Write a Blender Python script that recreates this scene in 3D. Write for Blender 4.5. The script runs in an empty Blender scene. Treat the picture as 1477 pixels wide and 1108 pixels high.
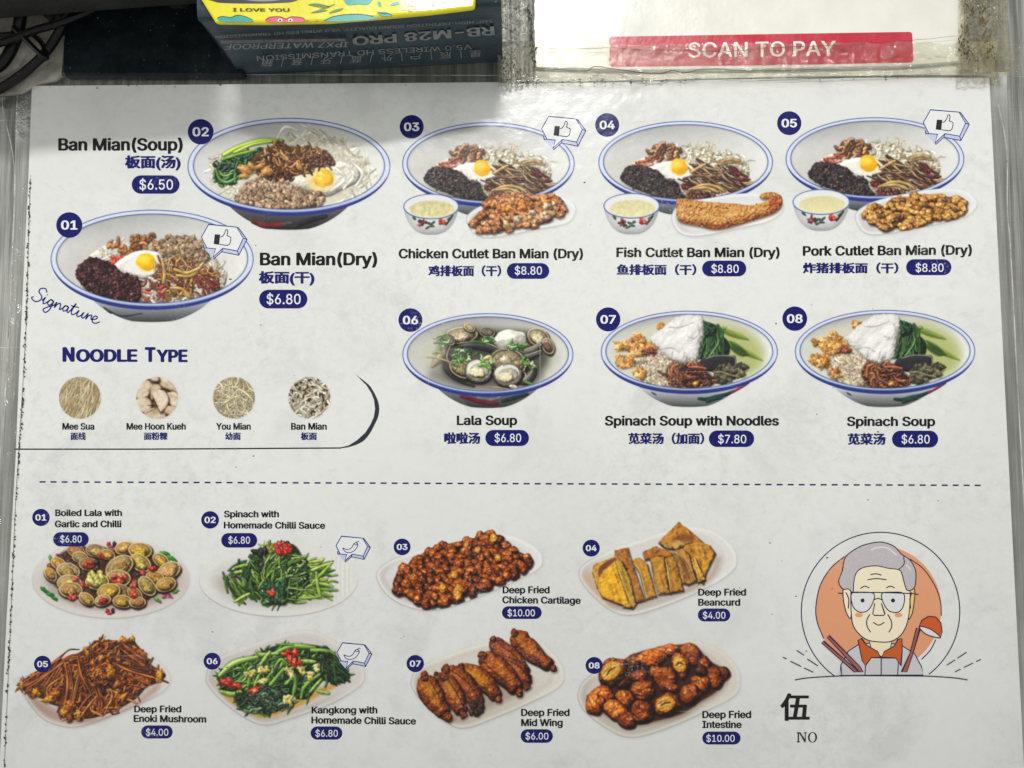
import bpy, math, random
import numpy as np
from mathutils import Vector, Matrix

# ---------------------------------------------------------------- camera, world, lamps, exposure
SC = bpy.context.scene
COL = SC.collection
FPX = 1075.0; TILT = math.radians(4.05); DIST = 0.3168
cam_d = bpy.data.cameras.new('camera'); cam = bpy.data.objects.new('camera', cam_d); COL.objects.link(cam)
cam_d.sensor_width = 36; cam_d.lens = 36 * FPX / 1477; cam_d.clip_start = .01; cam_d.clip_end = 50
CAM = np.array((0, -DIST * math.sin(TILT), DIST * math.cos(TILT)))
cam.location = CAM; cam.rotation_euler = (TILT, 0, 0)
SC.camera = cam

W = bpy.data.worlds.new('World'); SC.world = W; W.use_nodes = True
W.node_tree.nodes['Background'].inputs[0].default_value = (.985, 1, .945, 1)
W.node_tree.nodes['Background'].inputs[1].default_value = .51

def lamp(name, kind, loc, target, power, size, color=(1, 1, 1), **k):
    d = bpy.data.lights.new(name, kind); d.energy = power; d.color = color
    if kind == 'AREA':
        d.shape = 'RECTANGLE'; d.size, d.size_y = size
    else: d.shadow_soft_size = size
    for a, b in k.items(): setattr(d, a, b)
    o = bpy.data.objects.new(name, d); COL.objects.link(o)
    o.location = loc
    o.rotation_euler = (Vector(target) - Vector(loc)).to_track_quat('-Z', 'Y').to_euler()
    return o
lamp('key_strip_lamp', 'AREA', (.35, 1.38, 2.05), (.35, .075, 0), 1.78, (2.6, .12), (1, .985, .955), spread=math.radians(16))  # unseen key light; long strip and narrow spread shaped to dim the lower edge
lamp('side_fill_lamp', 'AREA', (-2.6, .30, 1.5), (-.13, .13, 0), .26, (.5, .5), (1, .99, .96), spread=math.radians(14))  # added fill, no real fixture: brightens the shaded strip at upper left

SC.view_settings.view_transform = 'Standard'; SC.view_settings.look = 'None'
SC.view_settings.exposure = 0; SC.view_settings.gamma = 1

# ---------------------------------------------------------------- helpers
def ray(px, py):
    dx = (np.asarray(px, float) - 738.5) / FPX; dy = -(np.asarray(py, float) - 554) / FPX
    c, s = math.cos(TILT), math.sin(TILT)
    return dx, dy * c + s, dy * s - c
def P(px, py, z=0.0):
    """point of the horizontal plane at height z seen at this place of the photograph"""
    dx, dy, dz = ray(px, py)
    t = (z - CAM[2]) / dz
    return CAM[0] + t * dx, CAM[1] + t * dy, z + 0 * t
def V(px, py, z=0.0):
    a, b, c = P(px, py, z); return Vector((float(a), float(b), float(c)))
PXM = DIST / FPX

def tag(o, label=None, cat=None, group=None, kind=None):
    if label: o['label'] = label
    if cat: o['category'] = cat
    if group: o['group'] = group
    if kind: o['kind'] = kind
    return o
def link(name, me, mat=None, parent=None):
    o = bpy.data.objects.new(name, me); COL.objects.link(o)
    if mat is not None: me.materials.append(mat)
    if parent is not None: o.parent = parent; o.matrix_parent_inverse = Matrix.Identity(4); o.location = (0, 0, 0) if parent.location.length == 0 else -parent.location
    return o
def empty(name, loc=(0, 0, 0)):
    o = bpy.data.objects.new(name, None); COL.objects.link(o); o.location = loc; o.empty_display_size = .01
    return o
def mesh(name, verts, faces, mat=None, parent=None, smooth=False):
    me = bpy.data.meshes.new(name); me.from_pydata([tuple(v) for v in verts], [], faces); me.update()
    if smooth: me.shade_smooth()
    return link(name, me, mat, parent)
# ---------------------------------------------------------------- flat print: the dish photographs printed on the menu
# Each picture is painted with numpy on a fine grid (positions in millimetre-like layout units),
# and turned into flat coloured mesh pieces, one per ingredient, lying on the menu sheet.
SS = 2
LD = np.array([-0.42, -0.55, 0.72]); LD = LD / np.linalg.norm(LD)

def vnoise(h, w, cell, rs):
    gh, gw = int(h / cell) + 3, int(w / cell) + 3
    g = rs.rand(gh, gw)
    y = np.arange(h) / cell; x = np.arange(w) / cell
    yi = y.astype(int); xi = x.astype(int)
    fy = y - yi; fx = x - xi
    fy = fy * fy * (3 - 2 * fy); fx = fx * fx * (3 - 2 * fx)
    fy = fy[:, None]; fx = fx[None, :]
    a = g[yi][:, xi]; b = g[yi][:, xi + 1]; c = g[yi + 1][:, xi]; d = g[yi + 1][:, xi + 1]
    return (a * (1 - fx) + b * fx) * (1 - fy) + (c * (1 - fx) + d * fx) * fy

def fbm(h, w, cell, rs, octv=3):
    s = 0; amp = 1; tot = 0
    for o in range(octv):
        s = s + vnoise(h, w, max(cell, 1.01), rs) * amp; tot += amp
        amp *= .55; cell /= 2.1
    return s / tot * 2 - 1

def smooth01(t):
    t = np.clip(t, 0, 1)
    return t * t * (3 - 2 * t)

def catmull(pts, closed=False, n=8):
    P = [np.array(p, float) for p in pts]
    if closed: Q = [P[-1]] + P + [P[0], P[1]]
    else: Q = [P[0] * 2 - P[1]] + P + [P[-1] * 2 - P[-2]]
    out = []
    for i in range(1, len(Q) - 2):
        p0, p1, p2, p3 = Q[i - 1], Q[i], Q[i + 1], Q[i + 2]
        for k in range(n):
            t = k / n
            out.append(.5 * (2 * p1 + (p2 - p0) * t + (2 * p0 - 5 * p1 + 4 * p2 - p3) * t * t + (3 * p1 - p0 - 3 * p2 + p3) * t ** 3))
    if not closed: out.append(P[-1])
    return np.array(out)

def inside(poly, X, Y):
    c = np.zeros(np.broadcast(X, Y).shape, bool)
    n = len(poly)
    for i in range(n):
        x0, y0 = poly[i]; x1, y1 = poly[(i + 1) % n]
        if y0 == y1: continue
        m = (Y > min(y0, y1)) & (Y <= max(y0, y1))
        c ^= m & (X < (Y - y0) / (y1 - y0) * (x1 - x0) + x0)
    return c

def edge_dist(poly, X, Y, closed=True):
    d = np.full(np.broadcast(X, Y).shape, 1e9)
    n = len(poly)
    for i in range(n if closed else n - 1):
        x0, y0 = poly[i]; x1, y1 = poly[(i + 1) % n]
        dx, dy = x1 - x0, y1 - y0
        L = dx * dx + dy * dy + 1e-9
        t = np.clip(((X - x0) * dx + (Y - y0) * dy) / L, 0, 1)
        d = np.minimum(d, (X - x0 - t * dx) ** 2 + (Y - y0 - t * dy) ** 2)
    return np.sqrt(d)

def nat(u, v, rs):                               # value noise at free coordinates
    g = rs.rand(64, 64)
    ui = np.floor(u).astype(int); vi = np.floor(v).astype(int)
    fu = u - ui; fv = v - vi; fu = fu * fu * (3 - 2 * fu); fv = fv * fv * (3 - 2 * fv)
    a = g[vi % 64, ui % 64]; b = g[vi % 64, (ui + 1) % 64]; c = g[(vi + 1) % 64, ui % 64]; d = g[(vi + 1) % 64, (ui + 1) % 64]
    return ((a * (1 - fu) + b * fu) * (1 - fv) + (c * (1 - fu) + d * fu) * fv) * 2 - 1

FRIED = [(22, 9, 7), (66, 24, 13), (126, 50, 18), (176, 86, 26), (216, 134, 48), (250, 206, 130)]
GOLD = [(44, 22, 10), (104, 58, 20), (160, 98, 32), (196, 136, 48), (224, 178, 84), (246, 220, 150)]
CURD_ = [(70, 46, 18), (124, 88, 24), (166, 126, 38), (190, 150, 52), (208, 172, 72), (226, 200, 116)]

class Canvas:
    def __init__(s, x0, y0, x1, y1, seed=1):
        s.x0, s.y0 = int(x0), int(y0)
        s.w = int(x1 - x0) + 1; s.h = int(y1 - y0) + 1
        s.W = s.w * SS; s.H = s.h * SS
        s.rgb = np.full((s.H, s.W, 3), 215.0)
        s.A = np.zeros((s.H, s.W)); s.ID = np.zeros((s.H, s.W), np.int16)
        s.clip = None
        s.names = ['?']; s.rs = np.random.RandomState(seed); s.R = random.Random(seed)
    def nid(s, name):
        if name not in s.names: s.names.append(name)
        return s.names.index(name)
    def box(s, x0, y0, x1, y1):
        a = max(0, int((x0 - s.x0) * SS) - 1); b = min(s.W, int((x1 - s.x0) * SS) + 2)
        c = max(0, int((y0 - s.y0) * SS) - 1); d = min(s.H, int((y1 - s.y0) * SS) + 2)
        if b - a < 2 or d - c < 2: return None
        X = (np.arange(a, b) + .5)[None, :] / SS + s.x0
        Y = (np.arange(c, d) + .5)[:, None] / SS + s.y0
        return a, b, c, d, X, Y
    def put(s, bx, m, col, name, keep_id=False):
        a, b, c, d = bx[:4]
        m = np.clip(m, 0, 1)
        if s.clip is not None: m = m * s.clip[c:d, a:b]
        A = s.A[c:d, a:b]; rgb = s.rgb[c:d, a:b]
        nA = m + A * (1 - m)
        w = (m / np.maximum(nA, 1e-6))[..., None]
        s.rgb[c:d, a:b] = rgb * (1 - w) + np.clip(col, 0, 255) * w
        s.A[c:d, a:b] = nA
        if name and not keep_id:
            I = s.ID[c:d, a:b]; I[m > .45] = s.nid(name)
    def dark(s, bx, m, col=(20, 12, 8)):           # darken only what is printed already
        a, b, c, d = bx[:4]
        if s.clip is not None: m = m * s.clip[c:d, a:b]
        m = np.clip(m, 0, 1)[..., None] * np.minimum(1, s.A[c:d, a:b])[..., None]
        s.rgb[c:d, a:b] = s.rgb[c:d, a:b] * (1 - m) + np.array(col, float) * m
    # --- primitives
    def lump(s, x, y, rx, ry, ang, col, name, irr=.14, bump=.35, spec=.35, amb=.42, ao=.55, var=.12, cell=.35, gloss=18, sat=1.0, flat=1.0):
        R = max(rx, ry) * 1.45 + 1.5
        bx = s.box(x - R, y - R, x + R, y + R)
        if bx is None: return
        X, Y = bx[4], bx[5]
        ca, sa = math.cos(ang), math.sin(ang)
        u = ((X - x) * ca + (Y - y) * sa) / rx; v = (-(X - x) * sa + (Y - y) * ca) / ry
        th = np.arctan2(v, u); k = 1
        for f in (2, 3, 5, 7): k = k + irr / math.sqrt(f) * np.sin(f * th + s.R.uniform(0, 6.28))
        r = np.sqrt(u * u + v * v) / k
        mn = min(rx, ry)
        if ao:
            ox, oy = .22 * mn, .30 * mn
            u2 = ((X - x - ox) * ca + (Y - y - oy) * sa) / rx; v2 = (-(X - x - ox) * sa + (Y - y - oy) * ca) / ry
            s.dark(bx, .72 * ao * smooth01((1.4 - np.sqrt(u2 * u2 + v2 * v2)) / .7))
        h = np.clip(1 - r * r, -.4, 1) * mn * .62 * flat
        n = fbm(h.shape[0], h.shape[1], max(mn * cell * SS, 2), s.rs, 2)
        h2 = h + n * bump * mn * .24
        gy, gx = np.gradient(h2 * SS)
        nz = 1 / np.sqrt(gx * gx + gy * gy + 1)
        nl = np.clip((-gx * LD[0] - gy * LD[1] + LD[2]) * nz, 0, 1)
        H = LD + np.array([0, 0, 1]); H = H / np.linalg.norm(H)
        sp = np.clip((-gx * H[0] - gy * H[1] + H[2]) * nz, 0, 1) ** gloss
        n2 = fbm(h.shape[0], h.shape[1], max(mn * .8 * SS, 2), s.rs, 2)
        sh = (amb + (1 - amb) * nl * 1.15) * (1 + var * n2)
        c = np.array(col, float)[None, None] * sh[..., None]
        # deeper, more saturated shade
        g = c.mean(-1, keepdims=True); c = g + (c - g) * (sat + .25 * (1 - nl[..., None]))
        c = c + spec * 255 * sp[..., None] * .8
        m = smooth01((1 - r) * mn * SS * .9 + .5)
        s.put(bx, m, c, name)
    def strand(s, pts, w, col, name, spec=.25, amb=.4, ao=.45, var=.1, taper=.3, curve=True, flat=1.0, alpha=1.0):
        P = catmull(pts, False, 5) if (curve and len(pts) > 2) else np.array(pts, float)
        x0, y0 = P.min(0) - w * 1.6 - 1; x1, y1 = P.max(0) + w * 1.6 + 1
        bx = s.box(x0, y0, x1, y1)
        if bx is None: return
        X, Y = bx[4], bx[5]
        sh = np.broadcast(X, Y).shape
        D = np.full(sh, 1e9); SGX = np.zeros(sh); SGY = np.zeros(sh); T = np.zeros(sh)
        n = len(P) - 1
        for i in range(n):
            (ax, ay), (bx_, by_) = P[i], P[i + 1]
            dx, dy = bx_ - ax, by_ - ay; L = dx * dx + dy * dy + 1e-9
            t = np.clip(((X - ax) * dx + (Y - ay) * dy) / L, 0, 1)
            ex, ey = X - ax - t * dx, Y - ay - t * dy
            d = ex * ex + ey * ey
            m = d < D
            D = np.where(m, d, D); SGX = np.where(m, ex, SGX); SGY = np.where(m, ey, SGY); T = np.where(m, (i + t) / n, T)
        D = np.sqrt(D)
        ww = w * (1 - taper * np.abs(2 * T - 1) ** 2) / 2 * 1.0 + .15
        if ao:
            s.dark(bx, .62 * ao * smooth01((ww * 2.0 - D) / (ww * 1.1)) * (D > ww * .5))
        q = np.clip(D / ww, 0, 1)
        nx = SGX / ww * flat * .8; ny = SGY / ww * flat * .8
        nz = np.sqrt(np.clip(1 - .64 * q * q, .02, 1))
        nl = np.clip(nx * LD[0] + ny * LD[1] + nz * LD[2], 0, 1)
        sp = np.clip(nx * -.25 + ny * -.33 + nz * .91, 0, 1) ** 14
        vn = 1 + var * np.sin(T * s.R.uniform(6, 18) + s.R.uniform(0, 6))
        c = np.array(col, float)[None, None] * ((amb + (1 - amb) * nl * 1.15) * vn)[..., None] + spec * 200 * sp[..., None]
        s.put(bx, smooth01((ww - D) * SS * .9 + .5) * alpha, c, name)
    def poly(s, pts, col, name, smooth=True, soft=0.5, tex=0, cell=6, shade=None, alpha=1.0, edge=0, edgecol=None, dome=0, keep=False):
        P = catmull(pts, True, 6) if smooth else np.array(pts, float)
        x0, y0 = P.min(0) - soft - 1; x1, y1 = P.max(0) + soft + 1
        bx = s.box(x0, y0, x1, y1)
        if bx is None: return
        X, Y = bx[4], bx[5]
        ins = inside(P, X, Y); d = edge_dist(P, X, Y); sd = np.where(ins, d, -d)
        m = smooth01(sd / (2 * soft) + .5)
        c = np.broadcast_to(np.array(col, float), m.shape + (3,)).copy()
        if dome:
            hh = np.minimum(sd, dome); hh = np.sqrt(np.clip(1 - (1 - hh / dome) ** 2, 0, 1)) * dome * .7
            if tex: hh = hh + fbm(m.shape[0], m.shape[1], cell * SS, s.rs, 3) * tex * dome
            gy, gx = np.gradient(hh * SS)
            nz = 1 / np.sqrt(gx * gx + gy * gy + 1)
            nl = np.clip((-gx * LD[0] - gy * LD[1] + LD[2]) * nz, 0, 1)
            c = c * (.35 + .85 * nl)[..., None]
        elif tex:
            c = c * (1 + tex * fbm(m.shape[0], m.shape[1], cell * SS, s.rs, 3))[..., None]
        if shade is not None: c = shade(X + 0 * Y, Y + 0 * X, sd, c)
        if edge:
            e = smooth01((edge - np.abs(sd - edge * .5)) / edge * 1.6)
            c = c * (1 - e[..., None]) + np.array(edgecol, float) * e[..., None]
        s.put(bx, m * alpha, c, name, keep)
    def set_clip(s, cx, cy, rx, ry):
        X = (np.arange(s.W) + .5)[None, :] / SS + s.x0; Y = (np.arange(s.H) + .5)[:, None] / SS + s.y0
        r = np.sqrt(((X - cx) / rx) ** 2 + ((Y - cy) / ry) ** 2)
        s.clip = smooth01((1 - r) * ry / 1.2 + .5)
    def form(s, pts, ramp, name, W=8, tex=.4, cell=5, irr=.8, smooth=True, ao=.6, streak=None, lift=0.0, spec=.45, gain=1.0):
        P = catmull(pts, True, 5) if smooth else np.array(pts, float)
        x0, y0 = P.min(0) - 4; x1, y1 = P.max(0) + 5
        bx = s.box(x0, y0, x1, y1)
        if bx is None: return
        X, Y = bx[4], bx[5]
        sd = np.where(inside(P, X, Y), 1, -1) * edge_dist(P, X, Y)
        hgt, wid = sd.shape
        if ao:
            k = int(2.2 * SS)
            sh = np.roll(np.roll(sd, k, 0), int(k * .5), 1)
            s.dark(bx, ao * smooth01((sh + 2.6) / 3.6), (22, 10, 6))
        n0 = fbm(hgt, wid, 2.6 * SS, s.rs, 2); n1 = fbm(hgt, wid, cell * SS, s.rs, 3); n2 = fbm(hgt, wid, cell * .6 * SS, s.rs, 3)
        sd = sd + irr * n0
        q = np.clip(sd / W, 0, 1)
        h = np.sqrt(1 - (1 - q) ** 2 + 1e-4) * W * .55 + tex * W * .32 * n1
        if streak is not None:
            a, Ls, Ws = streak
            st = nat((X * math.cos(a) + Y * math.sin(a)) / Ls + 20, (-X * math.sin(a) + Y * math.cos(a)) / Ws + 20, s.rs)
            h = h + st * Ws * .35 * tex; n2 = n2 + .7 * st
        gy, gx = np.gradient(h * SS)
        nz = 1 / np.sqrt(gx * gx + gy * gy + 1)
        nl = np.clip((-gx * LD[0] - gy * LD[1] + LD[2]) * nz, 0, 1)
        H = LD + np.array([0, 0, 1]); H = H / np.linalg.norm(H)
        sp = np.clip((-gx * H[0] - gy * H[1] + H[2]) * nz, 0, 1) ** 16 * smooth01(q * 2)
        t = (nl * .62 + q * .22 - .10 + .24 * tex * n2) * gain + lift
        R_ = np.array(ramp, float); xs = np.linspace(0, 1, len(R_))
        c = np.stack([np.interp(t, xs, R_[:, i]) for i in range(3)], -1)
        n3 = fbm(hgt, wid, 2 * SS, s.rs, 2)
        c = c + (spec * sp * smooth01(n3 * 2.2 + .25) * 190)[..., None] * np.array([1, .93, .8])
        s.put(bx, smooth01(sd * SS * .8 + .5), c, name)
    def shadow(s, x, y, rx, ry, k, col=(60, 50, 45)):
        bx = s.box(x - rx * 1.6, y - ry * 1.6, x + rx * 1.6, y + ry * 1.6)
        if bx is None: return
        r = np.sqrt(((bx[4] - x) / rx) ** 2 + ((bx[5] - y) / ry) ** 2)
        s.dark(bx, k * smooth01((1.5 - r) / 1.0), col)
    def scatter(s, poly, n, dmin=0, sort=True):
        P = np.array(poly, float); x0, y0 = P.min(0); x1, y1 = P.max(0)
        out = []; tries = 0
        while len(out) < n and tries < n * 60:
            tries += 1
            x, y = s.R.uniform(x0, x1), s.R.uniform(y0, y1)
            if not inside(poly, np.array([[x]]), np.array([[y]]))[0, 0]: continue
            if dmin and any((x - a) ** 2 + (y - b) ** 2 < dmin * dmin for a, b in out): continue
            out.append((x, y))
        if sort: out.sort(key=lambda p: p[1])
        return out
    # --- fields of food
    def lumps(s, poly, n, r, cols, name, dmin=None, asp=1.3, **k):
        for x, y in s.scatter(poly, n, r * .75 if dmin is None else dmin):
            q = s.R.uniform(.7, 1.25) * r; c = s.R.choice(cols); v = s.R.uniform(.82, 1.15)
            s.lump(x, y, q * s.R.uniform(1, asp), q, s.R.uniform(0, 3.14), [t * v for t in c], name, **k)
    def squiggles(s, poly, n, L, w, cols, name, ang=None, jit=.6, curl=.8, **k):
        for x, y in s.scatter(poly, n, 0, sort=False):
            a = s.R.uniform(0, 6.28) if ang is None else (ang(x, y) if callable(ang) else ang) + s.R.uniform(-jit, jit)
            l = L * s.R.uniform(.6, 1.2); c = s.R.choice(cols); v = s.R.uniform(.8, 1.15)
            pts = [(x - math.cos(a) * l / 2, y - math.sin(a) * l / 2)]
            for i in range(3):
                a2 = a + s.R.uniform(-curl, curl)
                pts.append((pts[-1][0] + math.cos(a2) * l / 3, pts[-1][1] + math.sin(a2) * l / 3))
            s.strand(pts, w * s.R.uniform(.75, 1.25), [t * v for t in c], name, **k)
    def leaf(s, pts, w, col, name, vein=(120, 160, 60), **k):
        s.strand(pts, w, col, name, taper=.85, amb=.35, **k)
        s.strand(pts, max(.7, w * .14), vein, name, ao=0, spec=.1)

def ZM(ox, oy, sc):
    def f(*a):
        if len(a) == 2: return (ox + a[0] / sc, oy + a[1] / sc)
        return [(ox + x / sc, oy + y / sc) for x, y in a[0]]
    return f

def ell(cx, cy, rx, ry, n=48, a0=0, a1=2 * math.pi):
    return [(cx + rx * math.cos(a0 + (a1 - a0) * i / n), cy + ry * math.sin(a0 + (a1 - a0) * i / n)) for i in range(n)]

def bowl(cv, cx, cy, rx, ry, by, body=(190, 190, 195), motif=None, inner=(219, 219, 217), left_shade=.14):
    # body under the rim
    e = []
    for i in range(49):
        a = math.pi * i / 48; u = math.cos(a)
        if abs(u) > .61: continue
        k = max(0, (abs(u) - .2) / .41)
        top = cy + ry * math.sqrt(1 - u * u)
        e.append((cx + u * rx, top - 1 + (by - top + 1 - 1.5 * (abs(u) / .2 if abs(u) < .2 else 1) ** 2) * (1 - k ** 1.15)))
    pts = [(cx + .60 * rx, cy + ry * .4)] + e + [(cx - .60 * rx, cy + ry * .4)]
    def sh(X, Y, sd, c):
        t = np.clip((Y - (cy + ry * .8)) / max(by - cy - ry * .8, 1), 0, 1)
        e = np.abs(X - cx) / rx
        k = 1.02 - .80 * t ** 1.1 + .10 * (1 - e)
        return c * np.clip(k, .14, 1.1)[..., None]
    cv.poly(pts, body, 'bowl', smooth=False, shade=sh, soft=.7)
    if motif: motif(cv)
    # rim band and inner wall
    def rim(X, Y, sd, c):
        f = (Y - cy) / ry
        front = smooth01((f - .45) / .45)[..., None]
        c = np.array((210, 217, 236.)) * (1 - front * .40) + np.array((126, 140, 190.)) * front * .40
        return c
    cv.poly(ell(cx, cy, rx, ry), (205, 214, 240), 'bowl_rim', smooth=False, shade=rim, soft=.6)
    # navy outer line, thicker at the front
    bx = cv.box(cx - rx - 2, cy - ry - 2, cx + rx + 2, cy + ry + 6)
    X, Y = bx[4], bx[5]
    def ring(ccx, ccy, a, b, wd, col, al=1):
        dd = np.abs(np.sqrt(((X - ccx) / a) ** 2 + ((Y - ccy) / b) ** 2) - 1) / np.sqrt((((X - ccx) / a ** 2) ** 2 + ((Y - ccy) / b ** 2) ** 2) + 1e-9)
        cv.put(bx, smooth01((wd - dd) / .8 + .5) * al, np.broadcast_to(np.array(col, float), dd.shape + (3,)), 'bowl_rim')
    front = smooth01(((Y - cy) / ry - .1) / .9)
    ring(cx, cy, rx - .6, ry - .6, .62 + 1.5 * front, (34, 48, 128))
    # inside
    def ins(X, Y, sd, c):
        u = (X - cx) / rx; v = (Y - cy) / ry
        k = 1.0 + .05 * u - left_shade * smooth01((-v - .1) / .9) * (1 - .5 * u) + .05 * v - .10 * smooth01((4 - sd) / 4)
        n = fbm(sd.shape[0], sd.shape[1], 22, cv.rs, 2) * .02
        return c * np.clip(k + n, .5, 1.12)[..., None]
    icx, icy, irx, iry = cx, cy - ry * .012, rx * .942, ry * .90
    cv.poly(ell(icx, icy, irx, iry), inner, 'bowl', smooth=False, shade=ins, soft=.6)
    ring(icx, icy, irx, iry, .55, (48, 62, 130), 1)
    cv.icl = (icx, icy, irx - .5, iry - .5)
    # lower front lip stripe
    a = [(cx + (rx - 1.4) * math.cos(t), cy + (ry - 3.4) * math.sin(t)) for t in np.linspace(.25, 2.9, 30)]
    cv.strand(a, 1.5, (70, 90, 160), 'bowl_rim', ao=0, taper=.9, curve=False, spec=.1)
    cv.set_clip(*cv.icl)

def cup(cv, cx, cy, rx, ry, by, soup=(214, 204, 150), frothy=.05):
    cv.clip = None
    pts = [(cx - rx * .97, cy), (cx - rx * .86, cy + ry * .95), (cx - rx * .6, by - 7), (cx - rx * .42, by - 1), (cx, by + 1), (cx + rx * .42, by - 1), (cx + rx * .6, by - 7), (cx + rx * .86, cy + ry * .95), (cx + rx * .97, cy)]
    def sh(X, Y, sd, c):
        e = (X - cx) / rx
        t = np.clip((Y - cy) / (by - cy), 0, 1)
        return c * np.clip(1.02 - .22 * e * e - .32 * t ** 4 - .1 * smooth01((e - .3) * 2), .3, 1.1)[..., None]
    pts = [(cx - rx * .985, cy)] + [(cx + u * rx, cy + (by + 1 - cy) * (1 - (abs(u) / .985) ** 2.6) ** .62) for u in np.linspace(-.98, .98, 31)] + [(cx + rx * .985, cy)]
    cv.poly(pts, (216, 217, 220), 'cup', smooth=False, shade=sh, soft=.6)
    # painted rose left, leaf, red flower right with dark tail
    q = rx / 41.5
    for i in range(26):
        a = cv.R.uniform(0, 6.28); d = cv.R.uniform(0, 7) * q
        cv.lump(cx - 13 * q + math.cos(a) * d, cy + 25 * q + math.sin(a) * d * .8, 2.2 * q, 1.6 * q, a, cv.R.choice([(120, 50, 55), (150, 80, 80), (90, 40, 45), (170, 120, 115)]), 'cup', ao=.1, spec=.02, bump=.1)
    for dx, dy, a in ((-3, 25, .4), (1, 29, .1), (-25, 17, .8), (-5, 31, -.5), (3, 24, -.6)):
        cv.lump(cx + dx * q, cy + dy * q, 4.2 * q, 1.9 * q, a, (60, 95, 60), 'cup', ao=0, spec=.02, bump=.1)
    for dx, dy, rr, c in ((15, 21, 4.6, (190, 60, 50)), (19, 24, 4.0, (215, 95, 75)), (14, 25, 3, (150, 40, 45)), (18, 20, 2.2, (235, 150, 120))):
        cv.lump(cx + dx * q, cy + dy * q, rr * q, rr * q * .8, .3, c, 'cup', ao=.05, spec=.03, bump=.2)
    cv.strand([(cx + 22 * q, cy + 27 * q), (cx + 27 * q, cy + 20 * q), (cx + 32 * q, cy + 13 * q)], 3 * q, (38, 42, 40), 'cup', ao=0, spec=.05)
    cv.strand([(cx + 24 * q, cy + 19 * q), (cx + 28 * q, cy + 16 * q)], 2.2 * q, (80, 110, 60), 'cup', ao=0, spec=.05)
    cv.poly(ell(cx, cy, rx, ry), (190, 202, 228), 'cup', smooth=False, edge=1.2, edgecol=(66, 80, 140), soft=.5)
    cv.poly(ell(cx, cy - .3, rx - 2.4, ry - 1.8), (222, 223, 222), 'cup', smooth=False, soft=.6)
    def sp(X, Y, sd, c):
        n = fbm(sd.shape[0], sd.shape[1], 7, cv.rs, 3)
        return c * (1 + frothy * n + .06 * (Y - cy) / ry)[..., None] + (3 * n)[..., None]
    cv.poly(ell(cx + rx * .03, cy + ry * .2, rx * .80, ry * .66), soup, 'soup', smooth=False, soft=1.6, shade=sp)

def platter(cv, pts, col=(224, 221, 219), inner=.86, warm=(200, 182, 172), lip=1.0):
    P = catmull(pts, True, 6); c0 = P.mean(0)
    # faint shadow on the printed ground
    sp = [(x + 1.0, y + 2.2) for x, y in P]
    cv.poly(sp, (150, 150, 150), 'plate', smooth=False, soft=2.2, alpha=.35)
    def sh(X, Y, sd, c):
        w = np.exp(-((sd - 9) / 6) ** 2)[..., None]
        side = smooth01(((c0[0] - X) * .35 + (Y - c0[1])) / 50 + .35)[..., None]
        out = c * (1 - .10 * w * side) * np.array([1, .985, .975]) ** (w * side)
        rim = np.exp(-((sd - 3.0) / 2) ** 2)[..., None]
        out = out + 9 * rim
        e = smooth01((1.6 - sd) / 1.6)[..., None]
        return out * (1 - .22 * e * smooth01(((Y - c0[1]) - (X - c0[0]) * .3) / 20 + .5)[..., None])
    cv.poly(P, col, 'plate', smooth=False, shade=sh, soft=.8)
    # well of the plate
    Q = [(c0[0] + (x - c0[0]) * inner, c0[1] + (y - c0[1]) * inner - 1) for x, y in P]
    def wl(X, Y, sd, c):
        s_ = smooth01((10 - sd) / 10)[..., None]
        return c * (1 - s_ * .12) + np.array(warm) * s_ * .12
    cv.poly(Q, tuple(v * .975 for v in col), 'plate', smooth=False, shade=wl, soft=2.5)

CREAM = [(234, 226, 206), (220, 210, 186), (242, 236, 220), (206, 194, 168)]
BROWN = [(150, 92, 48), (120, 66, 36), (178, 118, 66), (92, 52, 34)]

def egg(cv, pts, x, y, rx, ry, yolk=(246, 186, 30), ang=.3):
    cv.poly(pts, (236, 230, 224), 'egg_white', soft=1.5, dome=7, tex=.10, cell=6)
    cv.poly([(p[0] + (x - p[0]) * .25, p[1] + (y - p[1]) * .25) for p in pts], (240, 236, 230), 'egg_white', soft=3, alpha=.7)
    cv.poly(ell(x + .5, y + .8, rx * 1.12, ry * 1.1, 20), (240, 206, 120), 'egg_white', soft=2, alpha=.6)
    cv.lump(x, y, rx, ry * .96, ang, yolk, 'egg_yolk', irr=.08, bump=.12, spec=.06, amb=.74, ao=.0, var=.08, gloss=30, flat=.55)
    cv.poly(ell(x - rx * .2, y - ry * .3, rx * .6, ry * .42, 16), (255, 222, 96), 'egg_yolk', soft=3, alpha=.6)

def paste(cv, poly, n, cols, name='chilli_paste', r=2.0):
    b = np.array(cols[0], float)
    ramp = [b * .45, b * .7, b, b * 1.35, b * 1.9 + 8, b * 3 + 30]
    cv.form(poly, ramp, name, W=7, tex=1.0, cell=3.2, irr=1.6, ao=.4, spec=.5)
    for x, y in cv.scatter(poly, int(n * .5), r * .8):
        q = r * cv.R.uniform(.5, 1.5)
        cv.lump(x, y, q * cv.R.uniform(1, 1.6), q * .8, cv.R.uniform(0, 3.1), [v * cv.R.uniform(.9, 1.05) for v in cv.R.choice(cols)], name, irr=.28, bump=.8, spec=cv.R.choice([.1, .25, .55]), gloss=12, amb=.35, ao=.5)

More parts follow.
